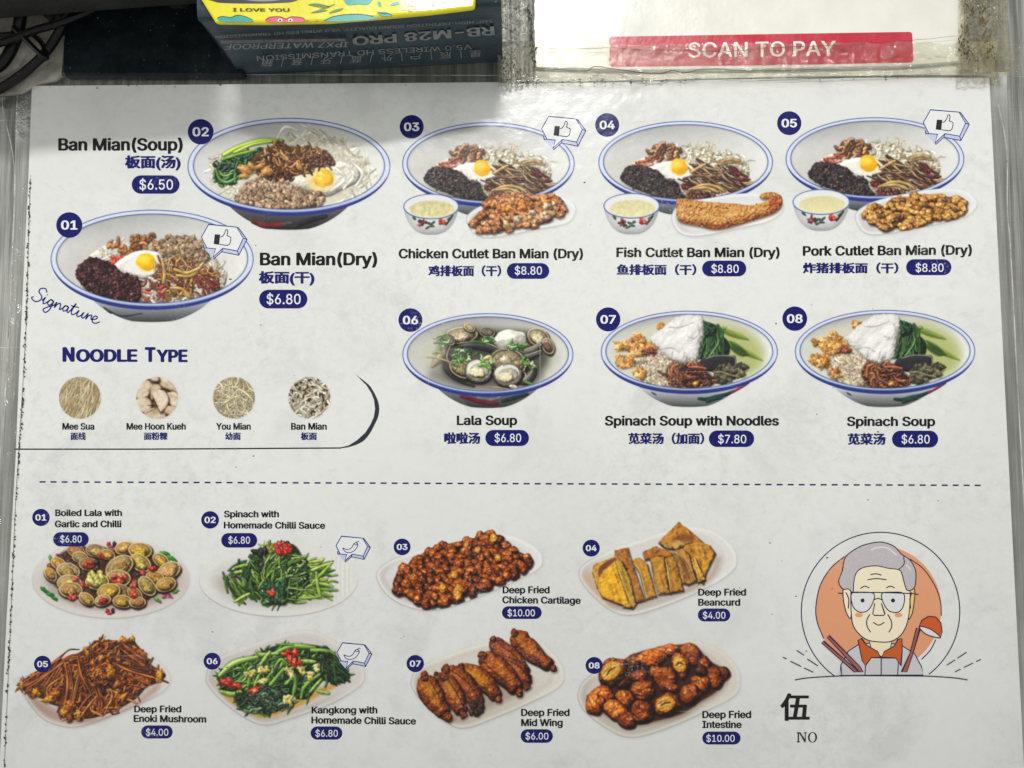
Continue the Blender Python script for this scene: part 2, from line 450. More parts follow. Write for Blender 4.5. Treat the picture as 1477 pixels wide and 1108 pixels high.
def dry_bowl(cv, cx, cy, rx, ry, k):
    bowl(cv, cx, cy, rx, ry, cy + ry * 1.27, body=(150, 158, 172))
    s = rx / 129.0
    def f(p): return [(cx + ((x / 4.26 + 1110) - 1262) * s, cy + ((y / 4.26 + 150) - 229.5) * s) for x, y in p]
    def g(x, y): return f([(x, y)])[0]
    cv.shadow(*g(640, 430), 100 * s, 42 * s, .18, (120, 100, 80))
    cv.poly(f([(245, 430), (300, 350), (420, 290), (520, 262), (650, 250), (850, 275), (980, 300), (1045, 370), (1040, 450), (1000, 500), (860, 535), (700, 560), (450, 540), (300, 490)]), (212, 202, 184), 'noodles', soft=2, dome=8, tex=.12, cell=5)
    top = f([(590, 255), (700, 240), (850, 262), (950, 290), (1050, 375), (1030, 430), (900, 400), (700, 370), (620, 330)])
    cv.squiggles(top, 130, 24 * s, 2.0 * s, CREAM + [(224, 212, 176), (210, 202, 166)], 'noodles', curl=1.2, spec=.1, amb=.66, ao=.2)
    cv.lumps(top, 45, 2.6 * s, [(222, 212, 186), (206, 194, 162), (236, 230, 210)], 'noodles', spec=.15, amb=.5, ao=.25)
    cv.squiggles(f([(280, 480), (300, 350), (420, 300), (600, 440), (700, 560), (520, 545)]), 40, 14 * s, 2.4 * s, CREAM + [(200, 130, 110)], 'noodles', spec=.1, amb=.55, ao=.3)
    # chilli oil stain
    cv.squiggles(f([(290, 350), (420, 310), (520, 320), (450, 360), (330, 390)]), 22, 10 * s, 3 * s, [(178, 84, 62), (200, 120, 95), (150, 60, 45)], 'chilli_oil', amb=.5, ao=.2, spec=.3)
    # fried mushroom curls
    cv.squiggles(f([(395, 290), (430, 245), (470, 228), (610, 232), (600, 290), (520, 325), (430, 320)]), 34, 15 * s, 4.4 * s, [(168, 104, 56), (140, 80, 44), (190, 130, 80), (110, 62, 40)], 'mushroom', curl=1.3, spec=.35, amb=.35, ao=.55)
    egg(cv, f([(425, 375), (490, 340), (560, 328), (640, 330), (705, 372), (712, 420), (670, 462), (640, 500), (600, 480), (560, 462), (480, 425)]), *g(608, 366), 13.5 * s, 11.5 * s, ang=.5)
    cv.lumps(f([(620, 480), (700, 450), (720, 480), (650, 505)]), 10, 3.4 * s, [(110, 40, 38), (140, 60, 50)], 'dried_chilli', spec=.3)
    # dried fish and shallot shreds
    reg = f([(660, 430), (740, 360), (820, 350), (960, 380), (1040, 430), (1040, 480), (980, 520), (880, 535), (760, 540), (680, 500)])
    cv.squiggles(reg, 26, 30 * s, 4.2 * s, [(84, 50, 34), (60, 34, 28), (110, 70, 46)], 'dried_anchovies', ang=.35, jit=.45, curl=.3, spec=.3, amb=.35, ao=.5)
    cv.squiggles(reg, 54, 30 * s, 2.3 * s, [(190, 150, 98), (150, 106, 64), (212, 180, 130), (112, 70, 44), (78, 46, 36), (176, 142, 104)], 'dried_anchovies', ang=.4, jit=.5, curl=.35, spec=.3, amb=.4, ao=.5)
    cv.squiggles(f([(900, 390), (960, 385), (1040, 440), (1020, 475), (960, 450)]), 9, 16 * s, 4 * s, [(112, 44, 44), (90, 40, 36)], 'dried_anchovies', ang=.6, spec=.35)
    for q in ([(670, 510), (760, 480), (840, 490), (890, 520)], [(680, 400), (740, 365), (770, 350)], [(860, 350), (940, 335), (1000, 345)], [(700, 505), (780, 498), (850, 525)], [(870, 335), (930, 320), (985, 330)]):
        cv.strand(f(q), 4.2 * s, cv.R.choice([(196, 158, 96), (176, 140, 92)]), 'dried_anchovies', spec=.2, amb=.45)
    cv.lumps(f([(645, 530), (760, 530), (830, 545), (760, 575), (650, 580)]), 26, 2.8 * s, [(70, 34, 34), (110, 50, 42), (48, 26, 26)], 'chilli_paste', spec=.5)
    paste(cv, f([(235, 430), (262, 385), (290, 362), (360, 358), (440, 378), (490, 405), (520, 445), (590, 458), (612, 510), (645, 560), (600, 578), (480, 560), (400, 530), (320, 500), (262, 465)]), 300, [(44, 36, 38), (62, 50, 52), (30, 24, 26), (78, 62, 58)], r=2.1 * s)

def fry_side(cv, m, outline, region, n, r, cols, name='fried_cutlet', ramp=FRIED, lift=.1):
    cv.clip = None
    platter(cv, outline, col=(222, 222, 222), inner=.82)
    cv.poly([(x + 2, y + 2.5) for x, y in region], (90, 60, 40), name, soft=3, alpha=.5)
    cv.poly(region, (130, 78, 42), name, soft=1, dome=7, tex=.3, cell=4)
    for x, y in cv.scatter(region, n, r * 1.05):
        q = r * cv.R.uniform(1.0, 1.7); a0 = cv.R.uniform(0, 6)
        cv.form([(x + q * cv.R.uniform(.75, 1.2) * math.cos(a0 + k * 1.05), y + q * .78 * cv.R.uniform(.75, 1.2) * math.sin(a0 + k * 1.05)) for k in range(6)], ramp, name, W=q * .8, tex=.95, cell=q * .55, irr=1.0, ao=.5, lift=lift + cv.R.uniform(-.12, .14), spec=.5)

def clam(cv, x, y, r, ang, shell, meat, flat=.68, name='clams', inner=(196, 176, 140)):
    ca, sa = math.cos(ang), math.sin(ang)
    def el(fx, fy, ou=0, ov=0, j=.05, n=12):
        o = []
        for k in range(n):
            t = k * 6.283 / n; u = (fx * math.cos(t) * cv.R.uniform(1 - j, 1 + j) + ou) * r; v = (fy * flat * math.sin(t) * cv.R.uniform(1 - j, 1 + j) + ov) * r
            o.append((x + u * ca - v * sa, y + u * sa + v * ca))
        return o
    s_ = np.array(shell, float); i_ = np.array(inner, float)
    ramp = [s_ * .22, s_ * .5, s_ * .8, s_ * 1.02, s_ * 1.18, s_ * 1.35 + 10]
    cv.form(el(1.04, 1.04), ramp, name, W=r * .5, tex=.5, cell=4, irr=.5, ao=.9, streak=(ang + 1.57, r * .9, 1.6), spec=.35)
    cv.strand(el(.96, .94, 0, -.03, .02, 18) + [el(.96, .94, 0, -.03, 0, 18)[0]], 1.3, i_ * 1.18, name, ao=0, spec=.3, curve=False, taper=0, alpha=.9)
    cv.form(el(.86, .80, 0, -.04), [i_ * .3, i_ * .5, i_ * .72, i_ * .9, i_ * 1.05, i_ * 1.2], name, W=r * .35, tex=.5, cell=4, irr=.5, ao=0, lift=-.02, spec=.3)
    if meat is not None:
        m = np.array(meat, float)
        cv.form(el(.58, .56, cv.R.uniform(-.1, .1), .08, .16, 9), [m * .25, m * .5, m * .78, m, m * 1.15, m * 1.3 + 12], name, W=r * .32, tex=.9, cell=3, irr=.9, ao=.6, lift=.12, spec=.6)

def finish(cv):
    # the soft, slightly flat look of an offset print under film
    for arr in (cv.rgb,):
        p = np.pad(arr, ((1, 1), (1, 1), (0, 0)), 'edge')
        b = (p[:-2] + 2 * p[1:-1] + p[2:]) / 4
        b = (b[:, :-2] + 2 * b[:, 1:-1] + b[:, 2:]) / 4
        al = cv.A[..., None] > .97
        arr[:] = np.where(al, b, arr)
    n = fbm(cv.H, cv.W, 5, cv.rs, 2)[..., None]
    cv.rgb *= 1 + .02 * n
    g = cv.rgb.mean(-1, keepdims=True)
    cv.rgb[:] = 2 + (g + (cv.rgb - g) * .98) * (1 - 2 / 255.)
    return cv

PICS = []
def picture(label):
    def deco(fn):
        PICS.append((label, fn)); return fn
    return deco

Z4 = ZM(40, 150, 2.787)
@picture('printed photo of dry ban mian with egg, mince and black chilli paste')
def pic_ban_mian_dry():
    cv = Canvas(68, 298, 372, 472, 11)
    def motif(c):
        c.strand([(155, 447), (175, 456), (205, 452)], 1.6, (30, 30, 34), 'bowl', ao=0)
        c.strand([(150, 444), (160, 452)], 3.2, (50, 54, 60), 'bowl', ao=0)
    bowl(cv, 219.4, 374, 146.5, 71.5, 465, body=(168, 172, 180), motif=motif)
    cv.shadow(*Z4(480, 680), 110, 48, .22, (120, 95, 80))
    base = Z4([(215, 650), (260, 600), (340, 560), (500, 560), (700, 570), (770, 640), (800, 700), (770, 750), (640, 790), (480, 800), (330, 780), (235, 750), (205, 700)])
    cv.poly(base, (216, 208, 196), 'noodles', soft=2, dome=8, tex=.12, cell=5)
    cv.squiggles(base, 130, 26, 2.4, CREAM, 'noodles', spec=.12, amb=.6, ao=.25)
    cv.squiggles(Z4([(720, 620), (780, 640), (800, 700), (740, 740)]), 24, 14, 3.2, CREAM, 'noodles', spec=.2, amb=.6, ao=.3)
    cv.squiggles(Z4([(320, 620), (380, 590), (380, 640), (330, 650)]), 10, 9, 4, [(190, 50, 34), (214, 80, 50)], 'chilli_oil', spec=.4, amb=.5, ao=.2)
    cv.squiggles(Z4([(335, 565), (360, 540), (500, 535), (515, 590), (430, 605), (350, 600)]), 30, 13, 5, [(176, 108, 52), (196, 132, 74), (146, 82, 42), (120, 64, 36)], 'mushroom', curl=1.2, spec=.3, amb=.38, ao=.55)
    cv.lumps(Z4([(515, 560), (560, 535), (640, 530), (700, 560), (740, 600), (720, 630), (640, 640), (560, 620), (520, 590)]), 105, 3.7, [(172, 142, 108), (152, 122, 92), (190, 162, 128), (134, 104, 78)], 'minced_pork', spec=.25, amb=.42, ao=.6, irr=.2, bump=.8)
    egg(cv, Z4([(345, 660), (380, 620), (450, 590), (530, 600), (545, 650), (520, 690), (470, 705), (400, 690)]), *Z4(476, 636), 13.5, 13, yolk=(248, 196, 20), ang=.2)
    reg = Z4([(520, 640), (600, 620), (700, 640), (770, 700), (760, 740), (680, 770), (560, 775), (500, 740)])
    cv.squiggles(reg, 50, 22, 4, [(120, 70, 34), (90, 48, 30), (150, 92, 44)], 'crispy_shreds', ang=1.0, jit=.9, spec=.3, amb=.38, ao=.5)
    cv.squiggles(reg, 90, 20, 2.4, [(186, 132, 58), (160, 104, 46), (206, 160, 90), (112, 58, 34), (140, 50, 34)], 'crispy_shreds', ang=1.0, jit=1.0, curl=.8, spec=.3, amb=.42, ao=.5)
    for q in ([(600, 690), (660, 690), (705, 640)], [(590, 665), (640, 680), (690, 660)], [(575, 740), (620, 745), (650, 775)], [(540, 625), (550, 680), (545, 720)]):
        cv.strand(Z4(q), 5, (196, 152, 74), 'crispy_shreds', spec=.3, amb=.45)
    cv.squiggles(Z4([(460, 720), (520, 700), (570, 770), (540, 800), (470, 790)]), 24, 11, 4, [(176, 50, 34), (120, 60, 40), (200, 90, 60), (222, 205, 190)], 'chilli_oil', spec=.4, amb=.45, ao=.3)
    cv.squiggles(Z4([(690, 700), (760, 700), (770, 745), (700, 770)]), 10, 14, 3.5, [(140, 44, 34), (110, 40, 32)], 'crispy_shreds', ang=1.1, spec=.4)
    paste(cv, Z4([(192, 680), (215, 640), (260, 618), (330, 640), (380, 680), (440, 695), (455, 740), (450, 790), (400, 802), (330, 785), (250, 755), (210, 715)]), 420, [(52, 26, 30), (74, 36, 38), (34, 18, 22), (96, 50, 48)], r=2.4)
    return cv

@picture('printed photo of ban mian soup with greens, mince and poached egg')
def pic_ban_mian_soup():
    cv = Canvas(265, 165, 568, 338, 12)
    def motif(c):
        c.strand([(365, 320), (385, 326), (410, 324)], 9, (110, 32, 36), 'bowl', ao=0, spec=.05)
        c.strand([(425, 328), (440, 320), (470, 312)], 8, (30, 34, 40), 'bowl', ao=0, spec=.05)
        c.strand([(410, 324), (420, 322)], 6, (70, 72, 78), 'bowl', ao=0, spec=.05)
    bowl(cv, 416.8, 240, 146.4, 70, 332, body=(92, 86, 92), motif=motif)
    br = Z4([(740, 230), (800, 180), (1000, 130), (1200, 140), (1330, 210), (1365, 280), (1330, 350), (1220, 405), (1040, 422), (880, 410), (790, 370), (745, 310)])
    cv.poly(br, (212, 208, 190), 'broth', soft=6, tex=.03, cell=12)
    cv.squiggles(Z4([(1040, 140), (1150, 125), (1280, 170), (1350, 250), (1340, 330), (1270, 370), (1200, 330), (1240, 230), (1080, 180)]), 130, 46, 2.6, [(226, 221, 204), (214, 208, 188), (202, 196, 172)], 'noodles', curl=.9, spec=.1, amb=.82, ao=.07)
    cv.squiggles(Z4([(740, 240), (790, 190), (800, 230), (760, 330), (850, 350), (820, 380), (750, 310)]), 36, 20, 3.4, CREAM[:3], 'noodles', spec=.15, amb=.65, ao=.2)
    cv.poly(Z4([(1060, 150), (1180, 140), (1300, 200), (1350, 280), (1320, 350), (1230, 370), (1240, 260), (1120, 190)]), (214, 210, 194), 'noodles', soft=9, alpha=.45, keep=True)
    cv.poly(Z4([(745, 300), (800, 340), (850, 370), (800, 370), (750, 330)]), (214, 210, 194), 'noodles', soft=6, alpha=.5, keep=True)
    # greens
    g1 = Z4([(750, 290), (770, 240), (860, 200), (940, 180), (950, 210), (900, 240), (860, 280), (830, 320), (770, 320)])
    cv.poly(g1, (34, 58, 30), 'leafy_greens', soft=1.5, dome=6, tex=.3, cell=4)
    cv.squiggles(g1, 110, 16, 3.0, [(40, 84, 34), (26, 60, 30), (70, 120, 50), (14, 34, 20), (60, 100, 60)], 'leafy_greens', ang=-.5, jit=1.1, curl=.9, taper=.7, spec=.55, amb=.3, ao=.6)
    for q, w, c in (([(790, 205), (850, 175), (940, 150), (1020, 150)], 7, (150, 190, 40)), ([(830, 195), (900, 165), (980, 150)], 4, (176, 208, 70)), ([(780, 225), (840, 205), (920, 185)], 4, (96, 150, 40)), ([(755, 260), (770, 300), (800, 315), (835, 300)], 4, (90, 150, 60)), ([(770, 270), (790, 290), (820, 280)], 2.6, (120, 176, 84))):
        cv.strand(Z4(q), w, c, 'leafy_greens', spec=.4, amb=.5)
    # poached egg
    cv.poly(Z4([(1060, 290), (1110, 260), (1200, 250), (1260, 230), (1330, 260), (1330, 310), (1260, 350), (1200, 375), (1120, 350), (1040, 330)]), (230, 226, 212), 'egg_white', soft=3, dome=9, tex=.15, cell=9)
    cv.poly(Z4([(1120, 290), (1150, 265), (1190, 258), (1225, 275), (1235, 310), (1205, 340), (1165, 345), (1130, 325)]), (236, 206, 110), 'egg_yolk', soft=5, tex=.06, cell=6, alpha=.85)
    cv.form(Z4([(1145, 292), (1160, 270), (1195, 262), (1222, 282), (1226, 312), (1200, 332), (1165, 330)]), [(190, 120, 20), (224, 160, 30), (240, 184, 46), (246, 196, 60), (250, 208, 90), (255, 226, 150)], 'egg_yolk', W=7, tex=.7, cell=7, irr=1.4, ao=0, lift=.05, spec=.3)
    cv.poly(Z4([(1105, 275), (1150, 262), (1160, 285), (1125, 310)]), (240, 226, 186), 'egg_white', soft=4, alpha=.8)
    cv.poly(Z4([(1150, 325), (1210, 330), (1190, 350), (1150, 345)]), (236, 214, 140), 'egg_yolk', soft=3, alpha=.6)
    for q in ([(1290, 250), (1310, 290), (1270, 340)], [(1240, 260), (1275, 300), (1220, 350)], [(1300, 230), (1345, 280), (1320, 330)]):
        cv.strand(Z4(q), 4, (236, 232, 220), 'egg_white', spec=.15, amb=.75, ao=.15)
    # fried shallots
    reg = Z4([(900, 230), (940, 190), (1000, 165), (1100, 175), (1200, 190), (1230, 240), (1150, 260), (1080, 290), (1000, 310), (940, 290)])
    cv.poly(reg, (96, 60, 34), 'fried_shallots', soft=2, dome=6, tex=.3, cell=4)
    cv.squiggles(reg, 110, 17, 3, [(160, 106, 52), (126, 76, 38), (186, 134, 74), (92, 52, 32), (66, 38, 26), (200, 150, 90)], 'fried_shallots', curl=1.2, spec=.3, amb=.4, ao=.5)
    cv.lumps(Z4([(940, 285), (1030, 275), (1050, 300), (960, 310)]), 20, 2.6, [(60, 36, 28), (84, 46, 30)], 'fried_shallots', spec=.4)
    cv.lumps(Z4([(1120, 215), (1200, 200), (1230, 240), (1160, 250)]), 24, 2.8, [(76, 42, 34), (112, 66, 44)], 'fried_shallots', spec=.4)
    for x, y, r, a in ((875, 265, 11, .2), (960, 272, 10, -.2), (900, 250, 7, .8), (935, 250, 7, -.3), (870, 290, 7, 0), (1090, 250, 7, 1.)):
        cv.lump(*Z4(x, y), r, r * .6, a, (200, 146, 84), 'fried_garlic', spec=.2, amb=.5, bump=.3)
    mp = Z4([(835, 380), (860, 340), (900, 305), (960, 310), (1040, 320), (1110, 350), (1190, 365), (1180, 400), (1080, 420), (950, 418), (860, 400)])
    cv.poly(mp, (150, 122, 102), 'minced_pork', soft=2, dome=7, tex=.3, cell=4)
    cv.lumps(mp, 170, 4.1, [(184, 152, 122), (166, 132, 104), (198, 170, 142), (146, 112, 88)], 'minced_pork', spec=.28, amb=.42, ao=.6, dmin=3.0, irr=.2, bump=.8)
    # front rim again over contents
    return cv

def cutlet_pic(cv, bowl_args, cup_args, k):
    dry_bowl(cv, *bowl_args, k)

Z5 = ZM(570, 150, 4.26)
@picture('printed photo of dry ban mian with a chicken cutlet side plate')
def pic_chicken():
    cv = Canvas(576, 172, 834, 344, 13)
    dry_bowl(cv, 704.5, 236.5, 124.5, 60.3, 0)
    out = Z5([(440, 690), (460, 770), (520, 815), (620, 820), (860, 775), (1050, 735), (1105, 670), (1095, 610), (1020, 570), (900, 555), (700, 580), (540, 620)])
    reg = Z5([(468, 725), (500, 680), (545, 640), (560, 580), (650, 570), (760, 555), (850, 560), (930, 550), (1000, 570), (1040, 620), (1045, 670), (960, 700), (880, 735), (780, 750), (700, 775), (600, 785), (520, 790)])
    fry_side(cv, None, out, reg, 90, 4.8, [(150, 84, 46), (178, 106, 58), (110, 62, 42), (196, 140, 92), (206, 170, 130), (92, 54, 42)], ramp=[(36, 18, 12), (92, 48, 30), (150, 88, 50), (194, 128, 78), (222, 174, 126), (246, 222, 190)], lift=.06)
    cv.lumps(Z5([(560, 610), (700, 590), (900, 570), (960, 600), (800, 650), (620, 650)]), 34, 3.4, [(206, 122, 56), (222, 148, 80)], 'fried_cutlet', spec=.5, bump=1, ao=.3)
    cv.lumps(Z5([(640, 700), (760, 690), (1000, 600), (1020, 650), (900, 720), (700, 760)]), 22, 3.6, [(214, 186, 150), (190, 150, 110)], 'fried_cutlet', spec=.3, bump=.6, ao=.4)
    cup(cv, 621.8, 298, 40.5, 18.5, 338, soup=(208, 200, 148), frothy=.14)
    return cv

Z6 = ZM(850, 150, 4.26)
@picture('printed photo of dry ban mian with a golden fish cutlet side plate')
def pic_fish():
    cv = Canvas(859, 170, 1134, 344, 13)
    dry_bowl(cv, 989, 234.5, 126, 60, 0)
    out = Z6([(505, 690), (530, 770), (600, 812), (720, 808), (900, 770), (1090, 725), (1185, 660), (1180, 600), (1100, 560), (950, 550), (760, 575), (560, 620)])
    cv.clip = None
    platter(cv, out, col=(224, 224, 225), inner=.84)
    reg = Z6([(535, 600), (560, 580), (640, 590), (760, 605), (880, 612), (1000, 622), (1070, 605), (1095, 588), (1060, 580), (1048, 562), (1080, 543), (1150, 545), (1183, 575), (1180, 625), (1130, 670), (1000, 712), (860, 755), (770, 768), (680, 750), (570, 728), (538, 690)])
    cv.poly([(x + 1, y + 3) for x, y in reg], (120, 90, 60), 'fried_fish', soft=3, alpha=.5)
    def sh(X, Y, sd, c):
        t = smooth01((Y - 300 + (X - 975) * .03) / 26)
        n = fbm(sd.shape[0], sd.shape[1], 5, cv.rs, 3)
        col = np.array((212, 152, 80.)) * (1 - t[..., None]) + np.array((166, 92, 40.)) * t[..., None]
        e = smooth01((5 - sd) / 5)[..., None]
        return col * (1 + .22 * n[..., None]) * (1 - .3 * e)
    cv.form(reg, [(96, 48, 22), (150, 88, 38), (196, 134, 66), (216, 160, 88), (230, 182, 114), (246, 214, 160)], 'fried_fish', W=13, tex=.75, cell=3.0, irr=1.0, ao=.3, streak=(.1, 18, 5), lift=.06, spec=.3)
    cv.lumps(reg, 150, 1.2, [(222, 170, 100), (204, 144, 76), (182, 116, 58)], 'fried_fish', dmin=2, spec=.08, bump=.5, ao=.15, amb=.65)
    cv.poly(Z6([(560, 700), (700, 735), (800, 750), (980, 705), (1130, 655), (1120, 675), (1000, 712), (860, 755), (770, 768), (680, 750), (570, 728)]), (130, 66, 30), 'fried_fish', soft=4, alpha=.5, tex=.2, cell=3)
    cv.lumps(Z6([(600, 720), (780, 745), (980, 700), (1130, 650), (1130, 665), (1000, 712), (860, 755), (770, 768), (680, 750)]), 90, 1.4, [(150, 80, 38), (120, 62, 34), (176, 100, 50)], 'fried_fish', spec=.2, bump=.6, ao=.25)
    cv.lumps(Z6([(1110, 590), (1150, 560), (1183, 590), (1170, 640), (1110, 650)]), 60, 1.7, [(176, 84, 46), (150, 66, 40), (200, 110, 62)], 'fried_fish', spec=.25, bump=.6, ao=.25)
    cup(cv, 911, 297, 41, 18.5, 337.5, soup=(214, 206, 156), frothy=.08)
    return cv

Z7 = ZM(1110, 150, 4.26)
@picture('printed photo of dry ban mian with a crisp pork cutlet side plate')
def pic_pork():
    cv = Canvas(1128, 165, 1412, 343, 13)
    dry_bowl(cv, 1262, 229.5, 129, 60.3, 0)
    out = Z7([(530, 670), (545, 750), (600, 800), (720, 800), (960, 755), (1180, 705), (1265, 640), (1268, 590), (1200, 532), (1060, 520), (860, 548), (640, 600)])
    reg = Z7([(562, 680), (600, 660), (640, 630), (700, 625), (740, 590), (800, 570), (850, 590), (870, 552), (960, 560), (1080, 570), (1160, 570), (1205, 600), (1200, 660), (1140, 695), (1060, 700), (980, 725), (850, 760), (760, 765), (690, 778), (650, 740), (600, 710)])
    fry_side(cv, None, out, reg, 100, 4.4, [(190, 130, 62)], ramp=[(50, 26, 14), (112, 66, 28), (168, 110, 48), (204, 150, 74), (230, 190, 116), (248, 226, 170)], lift=.03)
    for x, y in ((675, 690), (790, 690), (820, 590), (955, 620), (1075, 590), (1140, 650)):
        cv.lump(*Z7(x, y), 5, 3.6, .4, (120, 84, 62), 'fried_cutlet', spec=.2, bump=.5, ao=.4)
    cup(cv, 1184.5, 291.5, 41.7, 18.7, 332.5, soup=(216, 209, 160), frothy=.02)
    return cv

Z8 = ZM(570, 430, 5.036)
@picture('printed photo of lala soup, dark clams and herbs in a bowl')
def pic_lala_soup():
    cv = Canvas(575, 447, 832, 594, 15)
    def motif(c):
        c.strand(Z8([(480, 715), (560, 735), (650, 760), (740, 765)]), 6, (104, 28, 36), 'bowl', ao=0, spec=.05)
        c.strand(Z8([(600, 725), (700, 740), (770, 720)]), 4, (120, 110, 112), 'bowl', ao=0, spec=.05)
        c.strand(Z8([(780, 750), (850, 730), (960, 700)]), 6, (24, 44, 42), 'bowl', ao=0, spec=.05)
    bowl(cv, 703.7, 511.4, 123.4, 59.6, 589, body=(120, 120, 124), motif=motif, inner=(205, 204, 200))
    cv.poly(Z8([(200, 400), (260, 300), (420, 230), (800, 210), (1080, 270), (1180, 400), (1150, 520), (1020, 620), (800, 680), (520, 670), (330, 600), (220, 490)]), (190, 190, 176), 'broth', soft=10, tex=.04, cell=14)
    cv.poly(Z8([(250, 560), (360, 470), (900, 600), (1060, 560), (1000, 640), (800, 685), (520, 675), (340, 620)]), (96, 92, 92), 'broth', soft=12, alpha=.75)
    cv.poly(Z8([(330, 300), (500, 220), (800, 230), (1050, 260), (1120, 420), (1040, 560), (850, 620), (500, 600), (340, 480)]), (60, 58, 52), 'broth', soft=9, alpha=.85)
    G = (46, 48, 50)
    def shell(q, w, c=(58, 58, 58), edge=(170, 156, 120)):
        cv.strand(Z8(q), w, c, 'clams', spec=.35, amb=.35, taper=.75)
        cv.strand([(x, y - w * .34) for x, y in Z8(q)], 1.5, edge, 'clams', ao=0, spec=.3)
    clam(cv, *Z8(480, 275), 24, -.1, (134, 122, 100), (206, 186, 156), flat=.5)
    clam(cv, *Z8(670, 250), 11, .1, (96, 92, 90), None, flat=.65, inner=(120, 112, 100))
    clam(cv, *Z8(540, 215), 8, .5, (120, 118, 90), None)
    clam(cv, *Z8(390, 300), 10, .9, (100, 92, 76), None, inner=(150, 140, 120))
    clam(cv, *Z8(1040, 290), 17, .5, (140, 122, 96), (206, 190, 150), flat=.75)
    clam(cv, *Z8(1110, 350), 12, 1.2, (110, 70, 62), (120, 84, 70), flat=.7)
    cv.lump(*Z8(830, 300), 23, 14, -.05, (226, 222, 208), 'clams', irr=.08, bump=.25, spec=.2, amb=.6, ao=.4)
    shell([(470, 350), (600, 345), (700, 365), (780, 410)], 15, G)
    shell([(760, 390), (900, 415), (1000, 385), (1065, 340)], 17, (66, 62, 60))
    shell([(820, 420), (930, 440), (1060, 400)], 12, G)
    shell([(365, 440), (380, 500), (450, 570), (570, 640)], 15, (50, 50, 52))
    cv.strand(Z8([(370, 350), (360, 420), (400, 480)]), 12, (70, 66, 60), 'clams', spec=.3)
    cv.strand(Z8([(400, 350), (375, 420), (390, 470)]), 1.4, (180, 165, 130), 'clams', ao=0)
    shell([(270, 500), (330, 430), (360, 400)], 12, (128, 104, 82), (180, 150, 120))
    clam(cv, *Z8(480, 520), 19, .5, (120, 104, 70), (150, 136, 90), flat=.6)
    clam(cv, *Z8(820, 470), 27, .2, (80, 74, 66), None, flat=.75, inner=(176, 158, 124))
    shell([(900, 620), (960, 600), (1000, 530), (960, 470)], 14, (60, 58, 58))
    cv.strand(Z8([(940, 540), (950, 570), (930, 600)]), 1.6, (200, 190, 160), 'clams', ao=0)
    cv.lump(*Z8(800, 450), 8, 6, 0, (206, 190, 160), 'clams', spec=.3, amb=.6)
    PAL = [(90, 86, 78), (150, 146, 134), (192, 190, 178), (216, 214, 204), (230, 228, 220), (246, 244, 238)]
    for x, y, rx_, ry_, a in ((608, 522, 19, 16, .15), (818, 552, 20, 15.5, -.1)):
        X, Y = Z8(x, y)
        def E(fx, fy, ox=0, oy=0, n=14, jt=.03):
            return [(X + ox + fx * rx_ * math.cos(k * 6.283 / n) * cv.R.uniform(1 - jt, 1 + jt), Y + oy + fy * ry_ * math.sin(k * 6.283 / n) * cv.R.uniform(1 - jt, 1 + jt)) for k in range(n)]
        cv.form(E(1.08, 1.1, 0, 1.2), [(20, 20, 22), (48, 46, 46), (84, 80, 74), (120, 112, 98), (160, 150, 126), (200, 190, 160)], 'clams', W=4, tex=.5, cell=4, ao=.9, spec=.3)
        cv.form(E(.95, .92), PAL, 'clams', W=5, tex=.35, cell=6, ao=0, lift=.1, spec=.15)
        cv.form(E(.74, .68, 1, 1.5), [(70, 66, 62), (120, 114, 104), (160, 154, 140), (190, 184, 170), (214, 210, 198), (236, 232, 222)], 'clams', W=5, tex=.4, cell=5, ao=0, lift=-.02, spec=.2)
        cv.form(E(.56, .44, -3, 3.4, 9, .2), [(120, 104, 66), (176, 160, 116), (208, 196, 154), (226, 216, 180), (238, 230, 204), (250, 246, 230)], 'clams', W=4, tex=.9, cell=3.4, ao=.6, lift=.1, spec=.5)
    cv.strand(ell(*Z8(830, 545), 15, 13, 20, -2.2, 1.8), 1.2, (110, 100, 90), 'clams', ao=0, curve=False)
    # herbs
    for reg, n in (([(560, 400), (640, 430), (720, 440), (700, 480), (600, 450)], 14), ([(300, 300), (420, 280), (440, 320), (330, 340)], 10), ([(430, 370), (540, 360), (560, 420), (500, 460), (430, 470)], 34), ([(620, 290), (720, 270), (720, 320), (640, 330)], 16), ([(840, 330), (960, 350), (940, 385), (820, 370)], 22), ([(920, 440), (1010, 480), (1010, 510), (930, 480)], 16)):
        cv.squiggles(Z8(reg), n, 9, 2.6, [(70, 120, 50), (110, 160, 70), (40, 84, 40), (170, 200, 140)], 'herbs', curl=1.3, spec=.45, amb=.45)
    for q, w, c in (([(610, 490), (650, 485), (690, 515)], 6, (110, 160, 60)), ([(540, 320), (590, 318), (640, 325)], 4, (50, 90, 40)), ([(830, 330), (850, 300)], 4, (120, 165, 80)), ([(280, 295), (330, 270), (380, 258)], 3.2, (140, 160, 90)), ([(275, 400), (310, 392), (345, 398)], 4, (110, 140, 60)), ([(950, 610), (1000, 630)], 4, (90, 130, 70)), ([(230, 430), (320, 440), (400, 465)], 2, (170, 140, 110)), ([(670, 645), (740, 650), (830, 665)], 2, (160, 140, 120)), ([(840, 640), (880, 650)], 6, (190, 188, 170)), ([(650, 440), (690, 430), (700, 470)], 6, (190, 180, 120))):
        cv.strand(Z8(q), w, c, 'herbs', spec=.3, amb=.5, ao=.25)
    cv.poly(Z8([(200, 380), (300, 300), (380, 330), (360, 480), (300, 560), (210, 480)]), (200, 200, 176), 'broth', soft=10, alpha=.35, keep=True)
    return cv

